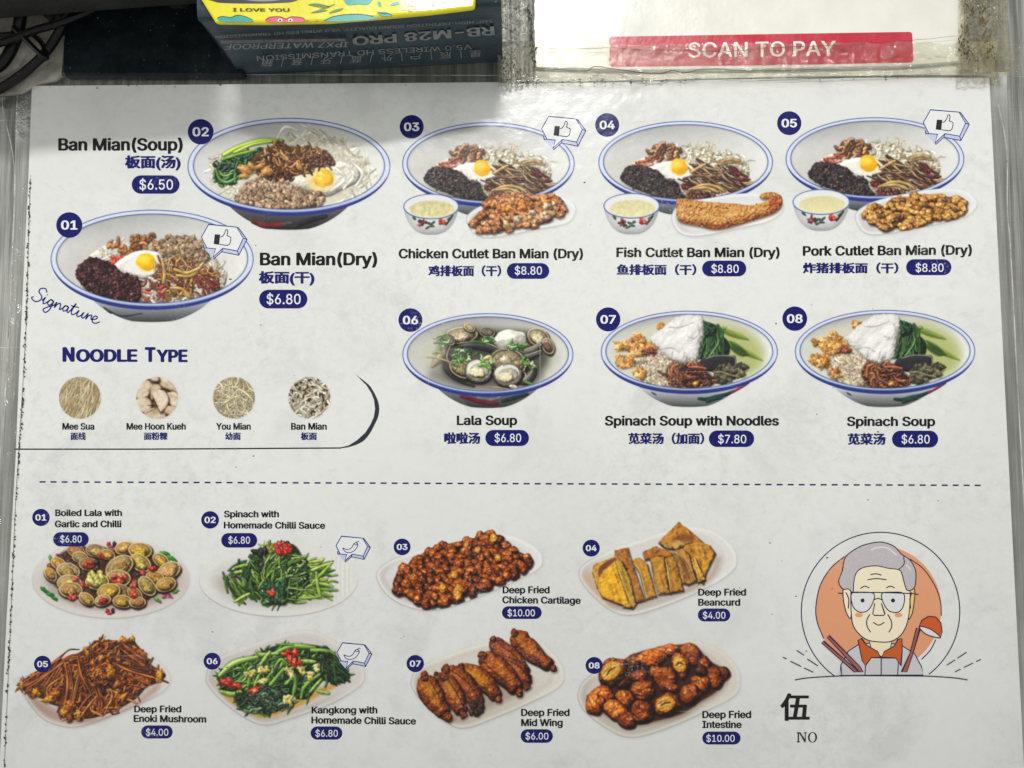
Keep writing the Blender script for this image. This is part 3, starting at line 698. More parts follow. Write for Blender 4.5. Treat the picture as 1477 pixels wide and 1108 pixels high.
def spinach_bowl(cv, cx, cy, rx, ry):
    s = rx / 130.2
    def f(p): return [(cx + ((x / 4.923 + 1120) - 1276.6) * s, cy + ((y / 4.923 + 430) - 507) * s) for x, y in p]
    def g(x, y): return f([(x, y)])[0]
    def motif(c):
        c.strand(f([(840, 718), (900, 722), (960, 705), (1030, 690), (1100, 662)]), 6 * s, (28, 62, 54), 'bowl', ao=0, spec=.05)
        c.strand(f([(900, 740), (950, 720), (1000, 712)]), 6 * s, (26, 58, 50), 'bowl', ao=0, spec=.05)
        c.strand(f([(1080, 675), (1140, 640), (1200, 605)]), 4 * s, (150, 40, 66), 'bowl', ao=0, spec=.05)
        c.strand(f([(500, 672), (530, 690)]), 2 * s, (50, 60, 120), 'bowl', ao=0, spec=.05)
    bowl(cv, cx, cy, rx, ry, cy + ry * 1.345, body=(205, 206, 212), motif=motif)
    cv.poly(f([(230, 400), (290, 280), (460, 200), (800, 130), (1080, 170), (1260, 280), (1320, 400), (1250, 520), (1060, 610), (800, 650), (520, 630), (340, 540)]), (206, 204, 184), 'broth', soft=9, tex=.03, cell=14)
    cv.poly(f([(980, 200), (1120, 210), (1250, 290), (1300, 400), (1270, 500), (1160, 540), (1040, 420), (980, 300)]), (170, 178, 104), 'broth', soft=13, alpha=.85)
    # spinach
    for q, w, c in (([(990, 215), (1080, 250), (1200, 290)], 9, (128, 160, 40)), ([(1040, 300), (1150, 370), (1300, 440)], 9, (150, 176, 30)), ([(1000, 215), (1040, 205)], 6, (120, 160, 50)), ([(1050, 330), (1140, 380), (1200, 400)], 12, (52, 92, 36)), ([(1060, 300), (1120, 340), (1180, 380)], 6, (60, 110, 44))):
        cv.strand(f(q), w * s, [v * .86 for v in c], 'spinach', spec=.1, amb=.62, ao=.05, alpha=.62, taper=.8)
        cv.strand([(x + 1, y + 1.5) for x, y in f(q)], w * s * .5, [v * .6 for v in c], 'spinach', spec=.1, amb=.6, ao=.0, alpha=.5, taper=.9)
    sp = f([(870, 170), (920, 180), (980, 240), (1050, 300), (1065, 370), (1040, 410), (940, 400), (870, 440), (835, 400), (860, 300)])
    cv.poly(sp, (24, 46, 28), 'spinach', soft=1.4, dome=7, tex=.3, cell=4)
    for i in range(46):
        x, y = cv.R.uniform(880, 1040), cv.R.uniform(210, 300)
        bend = cv.R.uniform(-70, 50)
        cv.strand(f([(940 + (x - 940) * .4, y - 30), (x - 20, y + 40), (x - 30 + bend * .5, y + 110), (x - 40 + bend, min(y + 160, 430))]), cv.R.uniform(1.8, 3.4) * s, cv.R.choice([(60, 104, 46), (34, 70, 36), (96, 140, 66), (22, 48, 30), (44, 88, 44)]), 'spinach', spec=.4, amb=.38, ao=.5)
    cv.lumps(f([(870, 175), (910, 178), (960, 230), (900, 250)]), 16, 4 * s, [(28, 62, 36), (20, 46, 30)], 'spinach', spec=.4)
    # century egg slices
    cv.poly(f([(850, 440), (900, 415), (980, 405), (1090, 405), (1108, 425), (1110, 490), (1100, 540), (1000, 530), (900, 520), (840, 480)]), (44, 42, 46), 'century_egg', soft=1, dome=8, tex=.15, cell=8)
    cv.strand(f([(890, 428), (970, 408), (1085, 412), (1105, 440), (1106, 490)]), 2 * s, (112, 112, 104), 'century_egg', ao=0, spec=.3)
    cv.lumps(f([(990, 490), (1080, 480), (1170, 480), (1160, 540), (1050, 600), (950, 600), (945, 540)]), 46, 4.2 * s, [(84, 82, 58), (64, 64, 48), (110, 104, 76), (44, 42, 38)], 'century_egg', spec=.25, irr=.2, bump=.7)
    cv.strand(f([(955, 530), (1000, 525), (1060, 545), (1130, 560)]), 3 * s, (130, 124, 84), 'century_egg', spec=.2)
    # minced pork in broth
    mp = f([(360, 480), (400, 420), (480, 385), (560, 400), (640, 450), (640, 540), (660, 620), (540, 625), (420, 590), (380, 540)])
    cv.poly(mp, (196, 182, 160), 'minced_pork', soft=4, dome=7, tex=.15, cell=5)
    cv.lumps(mp, 120, 4 * s, [(206, 190, 168), (190, 168, 146), (216, 200, 176), (196, 184, 150)], 'minced_pork', spec=.2, amb=.55, ao=.3, irr=.2, dmin=3.2)
    # crispy wonton flakes
    for reg, n in (([(250, 350), (270, 310), (350, 290), (400, 240), (440, 270), (510, 320), (520, 370), (440, 390), (360, 400), (330, 370)], 40), ([(230, 430), (260, 415), (360, 420), (370, 460), (310, 495), (270, 470)], 20), ([(370, 500), (430, 510), (460, 550), (420, 560), (380, 530)], 8), ([(540, 180), (580, 185), (570, 205)], 4)):
        cv.lumps(f(reg), n, 4.0 * s, [(222, 160, 84), (202, 134, 60), (236, 186, 116), (180, 110, 54)], 'crispy_flakes', asp=1.8, spec=.2, irr=.3, bump=.7, amb=.5, ao=.35)
    cv.lumps(f([(430, 370), (500, 350), (520, 380), (450, 395)]), 8, 3 * s, [(140, 78, 60), (120, 60, 44)], 'crispy_flakes')
    # fried shallots and dark sauce
    reg = f([(600, 530), (640, 460), (700, 460), (840, 470), (900, 520), (960, 590), (900, 635), (700, 645), (640, 610)])
    cv.poly(reg, (60, 32, 28), 'fried_shallots', soft=3, dome=6, tex=.3, cell=4)
    cv.squiggles(reg, 60, 14 * s, 3.2 * s, [(120, 58, 36), (84, 40, 32), (150, 82, 48), (56, 30, 28)], 'fried_shallots', curl=1.2, spec=.4, ao=.5)
    cv.squiggles(f([(640, 470), (700, 450), (730, 540), (700, 600), (650, 590)]), 20, 22 * s, 3.4 * s, [(160, 98, 56), (136, 76, 44)], 'fried_shallots', ang=1.4, spec=.35)
    for q in ([(760, 480), (790, 450), (800, 480), (850, 500)], [(770, 490), (830, 490), (890, 500)], [(640, 560), (650, 490), (690, 470)]):
        cv.strand(f(q), 4 * s, (170, 88, 54), 'fried_shallots', spec=.3)
    cv.lump(*g(818, 610), 4.5 * s, 4 * s, 0, (206, 140, 50), 'fried_shallots', spec=.5)
    # poached egg white
    ew = f([(490, 275), (530, 240), (580, 205), (630, 160), (700, 125), (780, 112), (855, 118), (872, 160), (868, 240), (845, 330), (830, 400), (800, 440), (760, 430), (740, 460), (700, 450), (660, 440), (600, 400), (550, 350), (510, 315)])
    cv.poly([(x, y + 1) for x, y in ew], (206, 204, 196), 'egg_white', soft=5, alpha=.8)
    cv.form(ew, [(128, 126, 120), (176, 173, 168), (206, 203, 198), (222, 220, 216), (235, 233, 230), (248, 247, 245)], 'egg_white', W=10, tex=.62, cell=11, irr=2.0, ao=.25, streak=(-.9, 30, 6), lift=.16, spec=.06)
    for q in ([(620, 200), (700, 200), (800, 165)], [(780, 300), (830, 260), (860, 200)], [(560, 360), (640, 350), (700, 380)], [(640, 420), (650, 370)], [(720, 440), (735, 380)], [(760, 270), (800, 280)], [(830, 180), (845, 250), (825, 330)]):
        cv.strand(f(q), 2.0 * s, (196, 190, 182), 'egg_white', ao=0, spec=0, alpha=.6)

@picture('printed photo of spinach soup with noodles under a poached egg')
def pic_spinach_noodles():
    cv = Canvas(861, 444, 1127, 592, 16)
    spinach_bowl(cv, 994.3, 507.6, 127.8, 59.4)
    return cv
@picture('printed photo of spinach soup under a poached egg')
def pic_spinach():
    cv = Canvas(1141, 442, 1412, 592, 16)
    spinach_bowl(cv, 1276.6, 507, 130.2, 60)
    return cv

# --- bottom rows
Z9 = ZM(0, 720, 5.093)
@picture('printed photo of boiled lala clams on a round flowered plate')
def pic_boiled_lala():
    cv = Canvas(42, 774, 278, 896, 21)
    P = ell(160, 834.5, 114, 57)
    cv.poly([(x, y + 2) for x, y in P], (150, 145, 145), 'plate', smooth=False, soft=1.5, alpha=.5)
    def sh(X, Y, sd, c):
        e = np.sqrt(((X - 160) / 114) ** 2 + ((Y - 834.5) / 57) ** 2)
        k = 1 - .10 * np.exp(-((e - .78) / .05) ** 2) + .02 * np.exp(-((e - .92) / .05) ** 2) - .06 * smooth01((.75 - e) * 4)
        return c * k[..., None]
    cv.poly(P, (217, 210, 207), 'plate', smooth=False, shade=sh, soft=.7)
    cv.shadow(165, 838, 88, 36, .5, (110, 70, 50))
    for x, y, a, c in ((340, 680, .4, 0), (400, 730, .5, 0), (370, 700, .2, 0), (320, 665, .9, 0), (1220, 400, .3, 0), (1250, 430, .2, 1), (1280, 450, .8, 0), (1200, 395, .1, 1), (375, 440, 1.2, 2), (1160, 745, .5, 2), (1290, 680, -.4, 2)):
        cv.lump(*Z9(x, y), 6, 3, a, [(40, 130, 50), (70, 165, 80), (90, 150, 70)][c], 'plate', ao=0, spec=.1)
    for x, y in ((440, 420), (1230, 710)):
        for i in range(22):
            cv.lump(Z9(x, y)[0] + cv.R.uniform(-7, 7), Z9(x, y)[1] + cv.R.uniform(-3.5, 3.5), 2, 1.4, 0, cv.R.choice([(190, 90, 120), (214, 140, 160), (160, 70, 100)]), 'plate', ao=.05, spec=.02)
    for x, y in ((820, 335), (810, 825)):
        px, py = Z9(x, y)
        cv.lump(px - 4, py - .5, 3, 4, .3, (170, 40, 50), 'plate', ao=0, spec=.1); cv.lump(px, py + 3, 5, 2.4, 0, (190, 60, 60), 'plate', ao=0, spec=.1); cv.lump(px + 4, py - 1, 3, 4, -.3, (50, 44, 50), 'plate', ao=0, spec=.1)
    reg = Z9([(350, 560), (380, 460), (500, 370), (700, 350), (850, 370), (1000, 340), (1100, 400), (1290, 500), (1290, 600), (1150, 680), (1040, 770), (820, 780), (650, 770), (560, 680), (430, 660)])
    cv.poly(reg, (74, 42, 34), 'clams', soft=3, tex=.3, cell=5)
    cv.lumps(reg, 60, 4.2, [(120, 50, 40), (96, 60, 44), (70, 40, 36), (150, 100, 50)], 'clams', spec=.3)
    Y_, T_, O_ = (196, 160, 60), (168, 140, 100), (190, 140, 60)
    C = [(560, 385, 13, .3, (140, 74, 50), None), (700, 380, 14, .1, (120, 96, 100), (196, 170, 90)), (590, 430, 12, .2, (150, 130, 90), (150, 136, 80)), (910, 360, 13, -.4, (190, 140, 80), (200, 150, 80)), (1030, 380, 17, .1, (190, 150, 90), (206, 170, 50)),
         (790, 410, 11, .3, (170, 120, 90), (214, 150, 50)), (430, 475, 12, .5, (196, 140, 60), (190, 130, 50)), (1180, 450, 13, .6, (160, 130, 90), (204, 160, 50)), (1030, 470, 17, .6, (200, 170, 100), (206, 176, 80)), (500, 530, 17, .2, (176, 160, 130), (170, 130, 60)),
         (370, 555, 11, .9, (190, 140, 60), (170, 110, 50)), (650, 480, 14, .1, (130, 80, 70), (176, 70, 40)), (880, 500, 22, -.6, (180, 150, 110), (160, 120, 60)), (1240, 530, 18, -.5, (200, 160, 120), (214, 160, 100)), (1140, 580, 14, .3, (186, 130, 60), (176, 124, 50)),
         (870, 585, 18, .05, (186, 150, 120), (196, 70, 50)), (715, 610, 17, 0, (196, 170, 80), (206, 186, 90)), (510, 620, 18, .05, (190, 160, 110), (200, 180, 90)), (520, 670, 17, .05, (180, 140, 90), (180, 130, 70)), (1080, 640, 16, .9, (170, 150, 110), (190, 160, 80)),
         (1220, 630, 15, -.3, (190, 150, 90), (176, 130, 60)), (880, 680, 16, .3, (130, 100, 80), (150, 110, 60)), (800, 680, 17, -.15, (190, 150, 70), (196, 150, 50)), (990, 700, 13, .8, (150, 110, 90), (196, 80, 50)), (635, 735, 12, .6, (186, 150, 100), (186, 150, 60)),
         (755, 745, 12, -.3, (196, 160, 130), (176, 50, 40)), (900, 755, 14, .1, (170, 120, 70), (204, 160, 60)), (1010, 760, 12, 0, (170, 130, 110), (150, 100, 60))]
    for x, y, r, a, s_, m in C:
        clam(cv, *Z9(x, y), r, a, tuple(v * .5 + w * .5 for v, w in zip(s_, (206, 158, 84))), m, inner=tuple(min(255, v * .62 + w * .5) for v, w in zip(s_, (216, 176, 96))))
    cv.lumps(Z9([(650, 540), (740, 540), (770, 600), (700, 640), (650, 600)]), 22, 3.2, [(206, 196, 100), (222, 212, 130), (190, 176, 80)], 'garlic', spec=.3, amb=.55, ao=.3)
    for x, y in ((650, 475), (740, 410), (830, 580), (900, 575), (555, 585), (1120, 515), (1050, 545), (970, 640), (990, 710), (520, 725), (755, 745), (620, 630), (540, 720)):
        for i in range(4):
            cv.lump(Z9(x, y)[0] + cv.R.uniform(-4, 4), Z9(x, y)[1] + cv.R.uniform(-2.5, 2.5), 3.6, 2.8, cv.R.uniform(0, 3), cv.R.choice([(190, 48, 34), (160, 36, 32), (206, 80, 50)]), 'red_chilli', spec=.6, gloss=26)
    cv.lump(*Z9(710, 465), 4, 5, 0, (30, 24, 24), 'clams', spec=.4)
    return cv

Z10 = ZM(280, 720, 5.275)
def veg_strokes(cv, region, n, L, w, cols, name, ang, jit=.5, **k):
    cv.squiggles(region, int(n * 1.5), L, w * .72, cols, name, ang=ang, jit=jit, curl=.35, **k)
@picture('printed photo of stir fried spinach with chilli sauce on a pale oval plate')
def pic_spinach_chilli():
    cv = Canvas(283, 778, 520, 893, 22)
    P = ell(401.5, 836, 114.5, 53)
    cv.poly([(x, y + 1.5) for x, y in P], (150, 140, 140), 'plate', smooth=False, soft=1, alpha=.6)
    def sh(X, Y, sd, c):
        k = 1 + .035 * np.sin((X - 480) * 1.0) * smooth01((X - 455) / 25) * smooth01((sd - 2) / 6) - .05 * smooth01((380 - X) / 60) * smooth01((sd - 8) / 12)
        return c * k[..., None]
    cv.poly(P, (221, 220, 217), 'plate', smooth=False, shade=sh, soft=.8)
    cv.shadow(*Z10(300, 640), 24, 14, .35, (150, 110, 90)); cv.shadow(*Z10(640, 740), 70, 16, .3, (120, 110, 90))
    G = [(70, 110, 36), (46, 84, 32), (104, 146, 46), (34, 62, 28), (134, 170, 60)]
    LG = [(130, 168, 50), (160, 190, 74), (100, 146, 40)]
    cen = Z10(640, 560)
    def ang(x, y): return math.atan2((y - cen[1]), (x - cen[0]) * 1.0)
    veg_strokes(cv, Z10([(250, 620), (330, 500), (450, 480), (520, 600), (440, 740), (310, 780)]), 46, 26, 4.6, G[:4], 'spinach', lambda x, y: ang(x, y) * .3, .4, spec=.3)
    veg_strokes(cv, Z10([(740, 480), (860, 460), (1030, 480), (1000, 600), (1080, 690), (1040, 740), (820, 740), (740, 640)]), 60, 30, 3.6, LG + G[:3], 'spinach', lambda x, y: ang(x, y) * .5 - .1, .4, spec=.3)
    for q in ([(860, 560), (950, 520), (1050, 485)], [(900, 640), (980, 560), (1035, 500)], [(930, 640), (1000, 650), (1055, 665)], [(930, 680), (1010, 690), (1090, 695)], [(940, 700), (1000, 730), (1050, 740)], [(720, 780), (780, 788), (845, 786)], [(760, 750), (860, 752), (960, 745)], [(930, 560), (940, 660), (960, 740)], [(880, 480), (960, 470), (985, 455)], [(320, 520), (380, 505), (420, 500)], [(310, 560), (360, 550), (420, 540)], [(310, 780), (370, 745), (420, 720)]):
        cv.strand(Z10(q), 4.2, cv.R.choice(LG), 'spinach', spec=.35, amb=.45)
    core = Z10([(420, 520), (470, 400), (560, 350), (640, 340), (760, 350), (820, 430), (860, 540), (860, 640), (760, 760), (640, 800), (540, 790), (440, 700), (400, 600)])
    cv.poly(core, (30, 48, 28), 'spinach', soft=2, dome=9, tex=.3, cell=5)
    cv.lumps(core, 130, 4.4, [(28, 54, 30), (20, 40, 26), (44, 78, 36)], 'spinach', spec=.35, irr=.3, bump=.9, asp=2)
    veg_strokes(cv, core, 70, 24, 3.0, G + [(160, 186, 90)], 'spinach', lambda x, y: -1.1 + (x - cen[0]) * .022, .8, spec=.35)
    cv.lumps(Z10([(460, 400), (560, 380), (500, 430)]), 12, 3.6, [(36, 40, 30), (24, 30, 24)], 'spinach', spec=.3, asp=2)
    cv.lumps(Z10([(520, 660), (700, 640), (680, 780), (540, 790)]), 40, 4, [(30, 66, 36), (24, 46, 28), (54, 100, 56)], 'spinach', spec=.4, irr=.3, asp=2)
    for x, y in ((620, 460), (650, 520), (790, 500), (845, 605), (820, 610), (560, 780), (700, 560), (830, 470), (760, 540), (450, 560), (740, 720), (520, 700), (610, 700)):
        cv.lump(*Z10(x, y), 1.8, 1.2, .5, (206, 206, 150), 'garlic', spec=.5, ao=.2)
    cv.lumps(Z10([(560, 330), (640, 350), (620, 400), (550, 410)]), 16, 3, [(150, 150, 60), (176, 120, 60), (120, 130, 50)], 'garlic', spec=.3)
    cv.lumps(Z10([(620, 360), (680, 335), (730, 360), (740, 400), (680, 420), (630, 410)]), 26, 3.2, [(190, 40, 30), (214, 66, 44), (150, 30, 26)], 'red_chilli', spec=.6, gloss=26)
    cv.lumps(Z10([(560, 700), (610, 690), (610, 730), (560, 725)]), 5, 3.2, [(190, 80, 50), (160, 50, 36)], 'red_chilli', spec=.6, gloss=26)
    return cv

Z11 = ZM(530, 750, 4.616)
@picture('printed photo of deep fried chicken cartilage nuggets on a long plate')
def pic_cartilage():
    cv = Canvas(540, 760, 786, 886, 23)
    platter(cv, Z11([(60, 390), (120, 490), (230, 565), (390, 605), (560, 580), (800, 490), (1000, 400), (1140, 325), (1165, 255), (1120, 185), (980, 110), (860, 100), (600, 140), (300, 215), (150, 270), (75, 325)]))
    reg = Z11([(175, 400), (240, 320), (320, 260), (430, 190), (580, 150), (720, 120), (800, 75), (880, 120), (960, 190), (1040, 230), (1090, 270), (1050, 310), (1000, 370), (880, 410), (760, 470), (640, 510), (520, 550), (400, 565), (280, 520), (200, 470)])
    cv.poly([(x + 1, y + 3) for x, y in reg], (110, 70, 50), 'fried_cartilage', soft=4, alpha=.6)
    cv.poly(reg, (64, 26, 20), 'fried_cartilage', soft=1.5, tex=.3, cell=5)
    for x, y in cv.scatter(reg, 140, 7.0):
        q = cv.R.uniform(6.4, 9.6); a0 = cv.R.uniform(0, 6); st = cv.R.uniform(.75, 1.25)
        cv.form([(x + q * st * cv.R.uniform(.8, 1.15) * math.cos(a0 + k * .9), y + q / st * .9 * cv.R.uniform(.8, 1.15) * math.sin(a0 + k * .9)) for k in range(7)], FRIED, 'fried_cartilage', W=q * .9, tex=.85, cell=q * .75, irr=1.1, ao=.8, lift=cv.R.choice([-.14, -.04, 0, .04, .1]), spec=.7)
    for x, y, q in ((580, 365, 7), (605, 470, 9), (500, 455, 7), (735, 200, 6), (840, 125, 7), (870, 255, 6), (600, 500, 8)):
        X, Y = Z11(x, y)
        cv.form([(X + q * .85 * cv.R.uniform(.8, 1.1) * math.cos(k * .9), Y + q * cv.R.uniform(.8, 1.1) * math.sin(k * .9)) for k in range(7)], [(60, 26, 12), (140, 66, 20), (190, 110, 30), (214, 150, 46), (228, 180, 80), (250, 225, 160)], 'fried_cartilage', W=q * .8, tex=.8, cell=q * .6, ao=.4, lift=.08, spec=.6)
    return cv

Z12 = ZM(820, 740, 5.093)
@picture('printed photo of sliced deep fried beancurd on a long plate')
def pic_beancurd():
    cv = Canvas(831, 750, 1066, 892, 24)
    platter(cv, Z12([(75, 430), (130, 360), (330, 265), (620, 165), (850, 100), (1060, 130), (1190, 230), (1235, 330), (1200, 430), (1000, 560), (720, 680), (480, 750), (330, 728), (190, 620), (95, 510)]), col=(222, 219, 215))
    cv.poly(Z12([(110, 470), (180, 430), (230, 560), (330, 640), (300, 680), (200, 600)]), (200, 150, 100), 'plate', soft=8, alpha=.55, keep=True)
    cv.poly(Z12([(300, 660), (700, 600), (1000, 480), (1080, 330), (1120, 360), (1020, 520), (720, 630), (440, 710)]), (150, 120, 100), 'plate', soft=7, alpha=.5, keep=True)
    def slab(p, c, dark=.0, n='fried_beancurd', br=(120, 84, 26), k=.35):
        c = np.array(c, float) * (1.05, .97, 1.12); br = np.array(br, float) * (1.08, .95, 1)
        ramp = [br * .45, br * .85, br * .45 + c * .5, c * .98, c * 1.1, c * 1.22]
        cv.form(Z12(p), ramp, n, W=3.6, tex=1.3, cell=6, irr=1.1, smooth=False, ao=.8, streak=(1.25, 16, 3.2), lift=.15, spec=.12)
    slab([(660, 215), (810, 62), (985, 210), (850, 240), (700, 250)], (178, 128, 36), br=(140, 76, 26))
    cv.poly(Z12([(760, 190), (850, 150), (930, 190), (870, 210), (800, 205)]), (122, 70, 34), 'fried_beancurd', soft=3, tex=.2, cell=3, alpha=.8)
    slab([(675, 225), (800, 200), (890, 220), (800, 270), (720, 262)], (176, 146, 66))
    slab([(860, 235), (960, 208), (1040, 240), (1080, 295), (1010, 440), (990, 520), (930, 460), (880, 320), (830, 270)], (184, 138, 42))
    slab([(545, 285), (640, 245), (760, 290), (770, 320), (640, 330), (560, 345)], (168, 110, 34), br=(120, 66, 26), k=.5)
    slab([(340, 275), (435, 252), (455, 320), (560, 640), (490, 660), (420, 480), (345, 340)], (158, 108, 42), br=(110, 70, 34), k=.5)
    slab([(185, 375), (350, 318), (430, 400), (300, 520), (210, 545), (175, 430)], (196, 158, 56))
    cv.poly(Z12([(225, 400), (300, 345), (350, 330), (345, 355), (260, 420), (225, 470)]), (122, 66, 40), 'fried_beancurd', soft=1.5, tex=.2, cell=3)
    slab([(225, 475), (340, 350), (400, 500), (480, 690), (380, 672), (250, 620), (212, 540)], (214, 170, 36), br=(176, 116, 26), k=.3)
    slab([(342, 350), (395, 352), (450, 480), (495, 670), (470, 700), (400, 690), (440, 660), (390, 500)], (176, 148, 46))
    slab([(465, 345), (520, 330), (580, 375), (645, 610), (570, 635), (520, 440)], (176, 134, 38), br=(130, 80, 26))
    slab([(600, 335), (640, 320), (705, 322), (745, 590), (660, 598), (625, 480)], (172, 132, 42), br=(120, 76, 26), k=.45)
    slab([(710, 330), (770, 322), (800, 380), (845, 570), (750, 590), (725, 450)], (170, 126, 36), br=(120, 72, 26), k=.45)
    slab([(768, 280), (840, 262), (890, 310), (945, 500), (880, 528), (835, 515), (800, 360)], (172, 130, 54), br=(120, 80, 40), k=.45)
    slab([(900, 340), (935, 330), (1005, 490), (950, 512)], (206, 166, 56))
    for q in ([(350, 370), (400, 500), (450, 630), (480, 690)], [(480, 370), (530, 440), (575, 625)], [(715, 345), (735, 460), (752, 575)], [(910, 350), (945, 440), (960, 500)]):
        cv.strand(Z12(q), 1.6, (226, 200, 110), 'fried_beancurd', ao=0, spec=.1)
    for i in range(7):
        cv.strand(Z12([(790 + i * 10 + cv.R.uniform(-8, 8), 300 + i * 6), (830 + i * 8 + cv.R.uniform(-8, 8), 400), (850 + i * 12, 500)]), 1.0, (110, 76, 36), 'fried_beancurd', ao=0, spec=0, alpha=.7)
    return cv

Z13 = ZM(0, 900, 4.765)
@picture('printed photo of a heap of deep fried enoki mushroom on a long plate')
def pic_enoki():
    cv = Canvas(18, 912, 250, 1054, 25)
    platter(cv, Z13([(130, 400), (190, 530), (290, 650), (420, 703), (560, 705), (760, 635), (960, 550), (1130, 455), (1172, 380), (1130, 290), (1000, 190), (880, 130), (600, 180), (300, 300)]), col=(216, 210, 206), warm=(190, 150, 130))
    cv.poly(Z13([(200, 490), (420, 600), (660, 650), (900, 560), (1080, 420), (1060, 480), (900, 580), (640, 680), (400, 660), (260, 590)]), (150, 100, 80), 'plate', soft=7, alpha=.5, keep=True)
    reg = Z13([(115, 415), (180, 370), (230, 335), (350, 280), (480, 225), (560, 185), (640, 130), (720, 108), (830, 115), (920, 90), (935, 130), (1000, 210), (1040, 280), (1140, 350), (1080, 405), (1010, 435), (960, 490), (880, 550), (780, 600), (650, 645), (540, 655), (450, 655), (425, 620), (440, 580), (360, 555), (300, 520), (180, 470), (130, 435)])
    cv.poly(reg, (92, 40, 16), 'fried_enoki', soft=1.2, dome=7, tex=.35, cell=5)
    C = [(178, 84, 22), (198, 104, 32), (146, 62, 18), (112, 44, 18), (208, 126, 44), (84, 34, 18), (168, 74, 32)]
    def ang(x, y):
        cx, cy = Z13(600, 330)
        return math.atan2(y - cy, x - cx) * .5 + (1.0 if x < Z13(560, 0)[0] else -.1)
    cv.lumps(reg, 90, 4.2, C, 'fried_enoki', spec=.35, bump=1, irr=.25, asp=1.8, ao=.8, amb=.28)
    cv.squiggles(reg, 190, 24, 2.5, C, 'fried_enoki', ang=ang, jit=.8, curl=.9, spec=.3, amb=.36, ao=.6)
    cv.lumps(Z13([(640, 380), (760, 350), (800, 440), (700, 500), (640, 460)]), 20, 4, [(60, 28, 20), (40, 22, 18)], 'fried_enoki', spec=.3)
    cv.squiggles(Z13([(600, 290), (800, 280), (900, 400), (850, 520), (640, 560), (600, 420)]), 70, 12, 2.6, C, 'fried_enoki', curl=1.3, spec=.4, ao=.6)
    for a, b, n in ((((320, 430), (450, 240), (560, 220)), 0, 5), (((480, 640), (500, 480), (560, 300)), 1, 6), (((440, 620), (490, 430), (460, 250)), 1, 5), (((620, 470), (580, 350), (560, 230)), 1, 4), (((1040, 330), (900, 290), (780, 250)), 0, 7), (((1000, 270), (900, 200), (830, 150)), 0, 5), (((520, 650), (600, 560), (660, 470)), 0, 5), (((700, 620), (720, 540), (680, 470)), 1, 4), (((180, 430), (320, 330), (440, 260)), 0, 6), (((330, 540), (330, 440), (420, 360)), 1, 4), (((740, 600), (790, 520), (780, 460)), 1, 3)):
        for i in range(n):
            if i % 3 == 2: continue
            d = (i - n / 2) * 14
            q = [(x + (d if b else d * .3) + cv.R.uniform(-16, 16), y + (d * .3 if b else d) + cv.R.uniform(-16, 16)) for x, y in a]
            cv.strand(Z13(q), cv.R.uniform(1.5, 3.2), cv.R.choice(C), 'fried_enoki', spec=.4, ao=.8, amb=.3, var=.22)
    for x, y, r in ((1090, 380, 6), (540, 620, 6), (380, 480, 7), (600, 200, 5), (695, 235, 5), (150, 420, 6), (250, 470, 7), (330, 520, 8), (805, 415, 6), (760, 330, 9), (440, 610, 6), (910, 100, 5), (480, 560, 9), (1100, 350, 8), (850, 500, 6), (640, 270, 5)):
        cv.lump(*Z13(x, y), r, r * .7, cv.R.uniform(0, 3), cv.R.choice([(206, 130, 34), (214, 146, 50), (186, 100, 26)]), 'fried_enoki', irr=.25, bump=.8, spec=.4, ao=.4)
    return cv

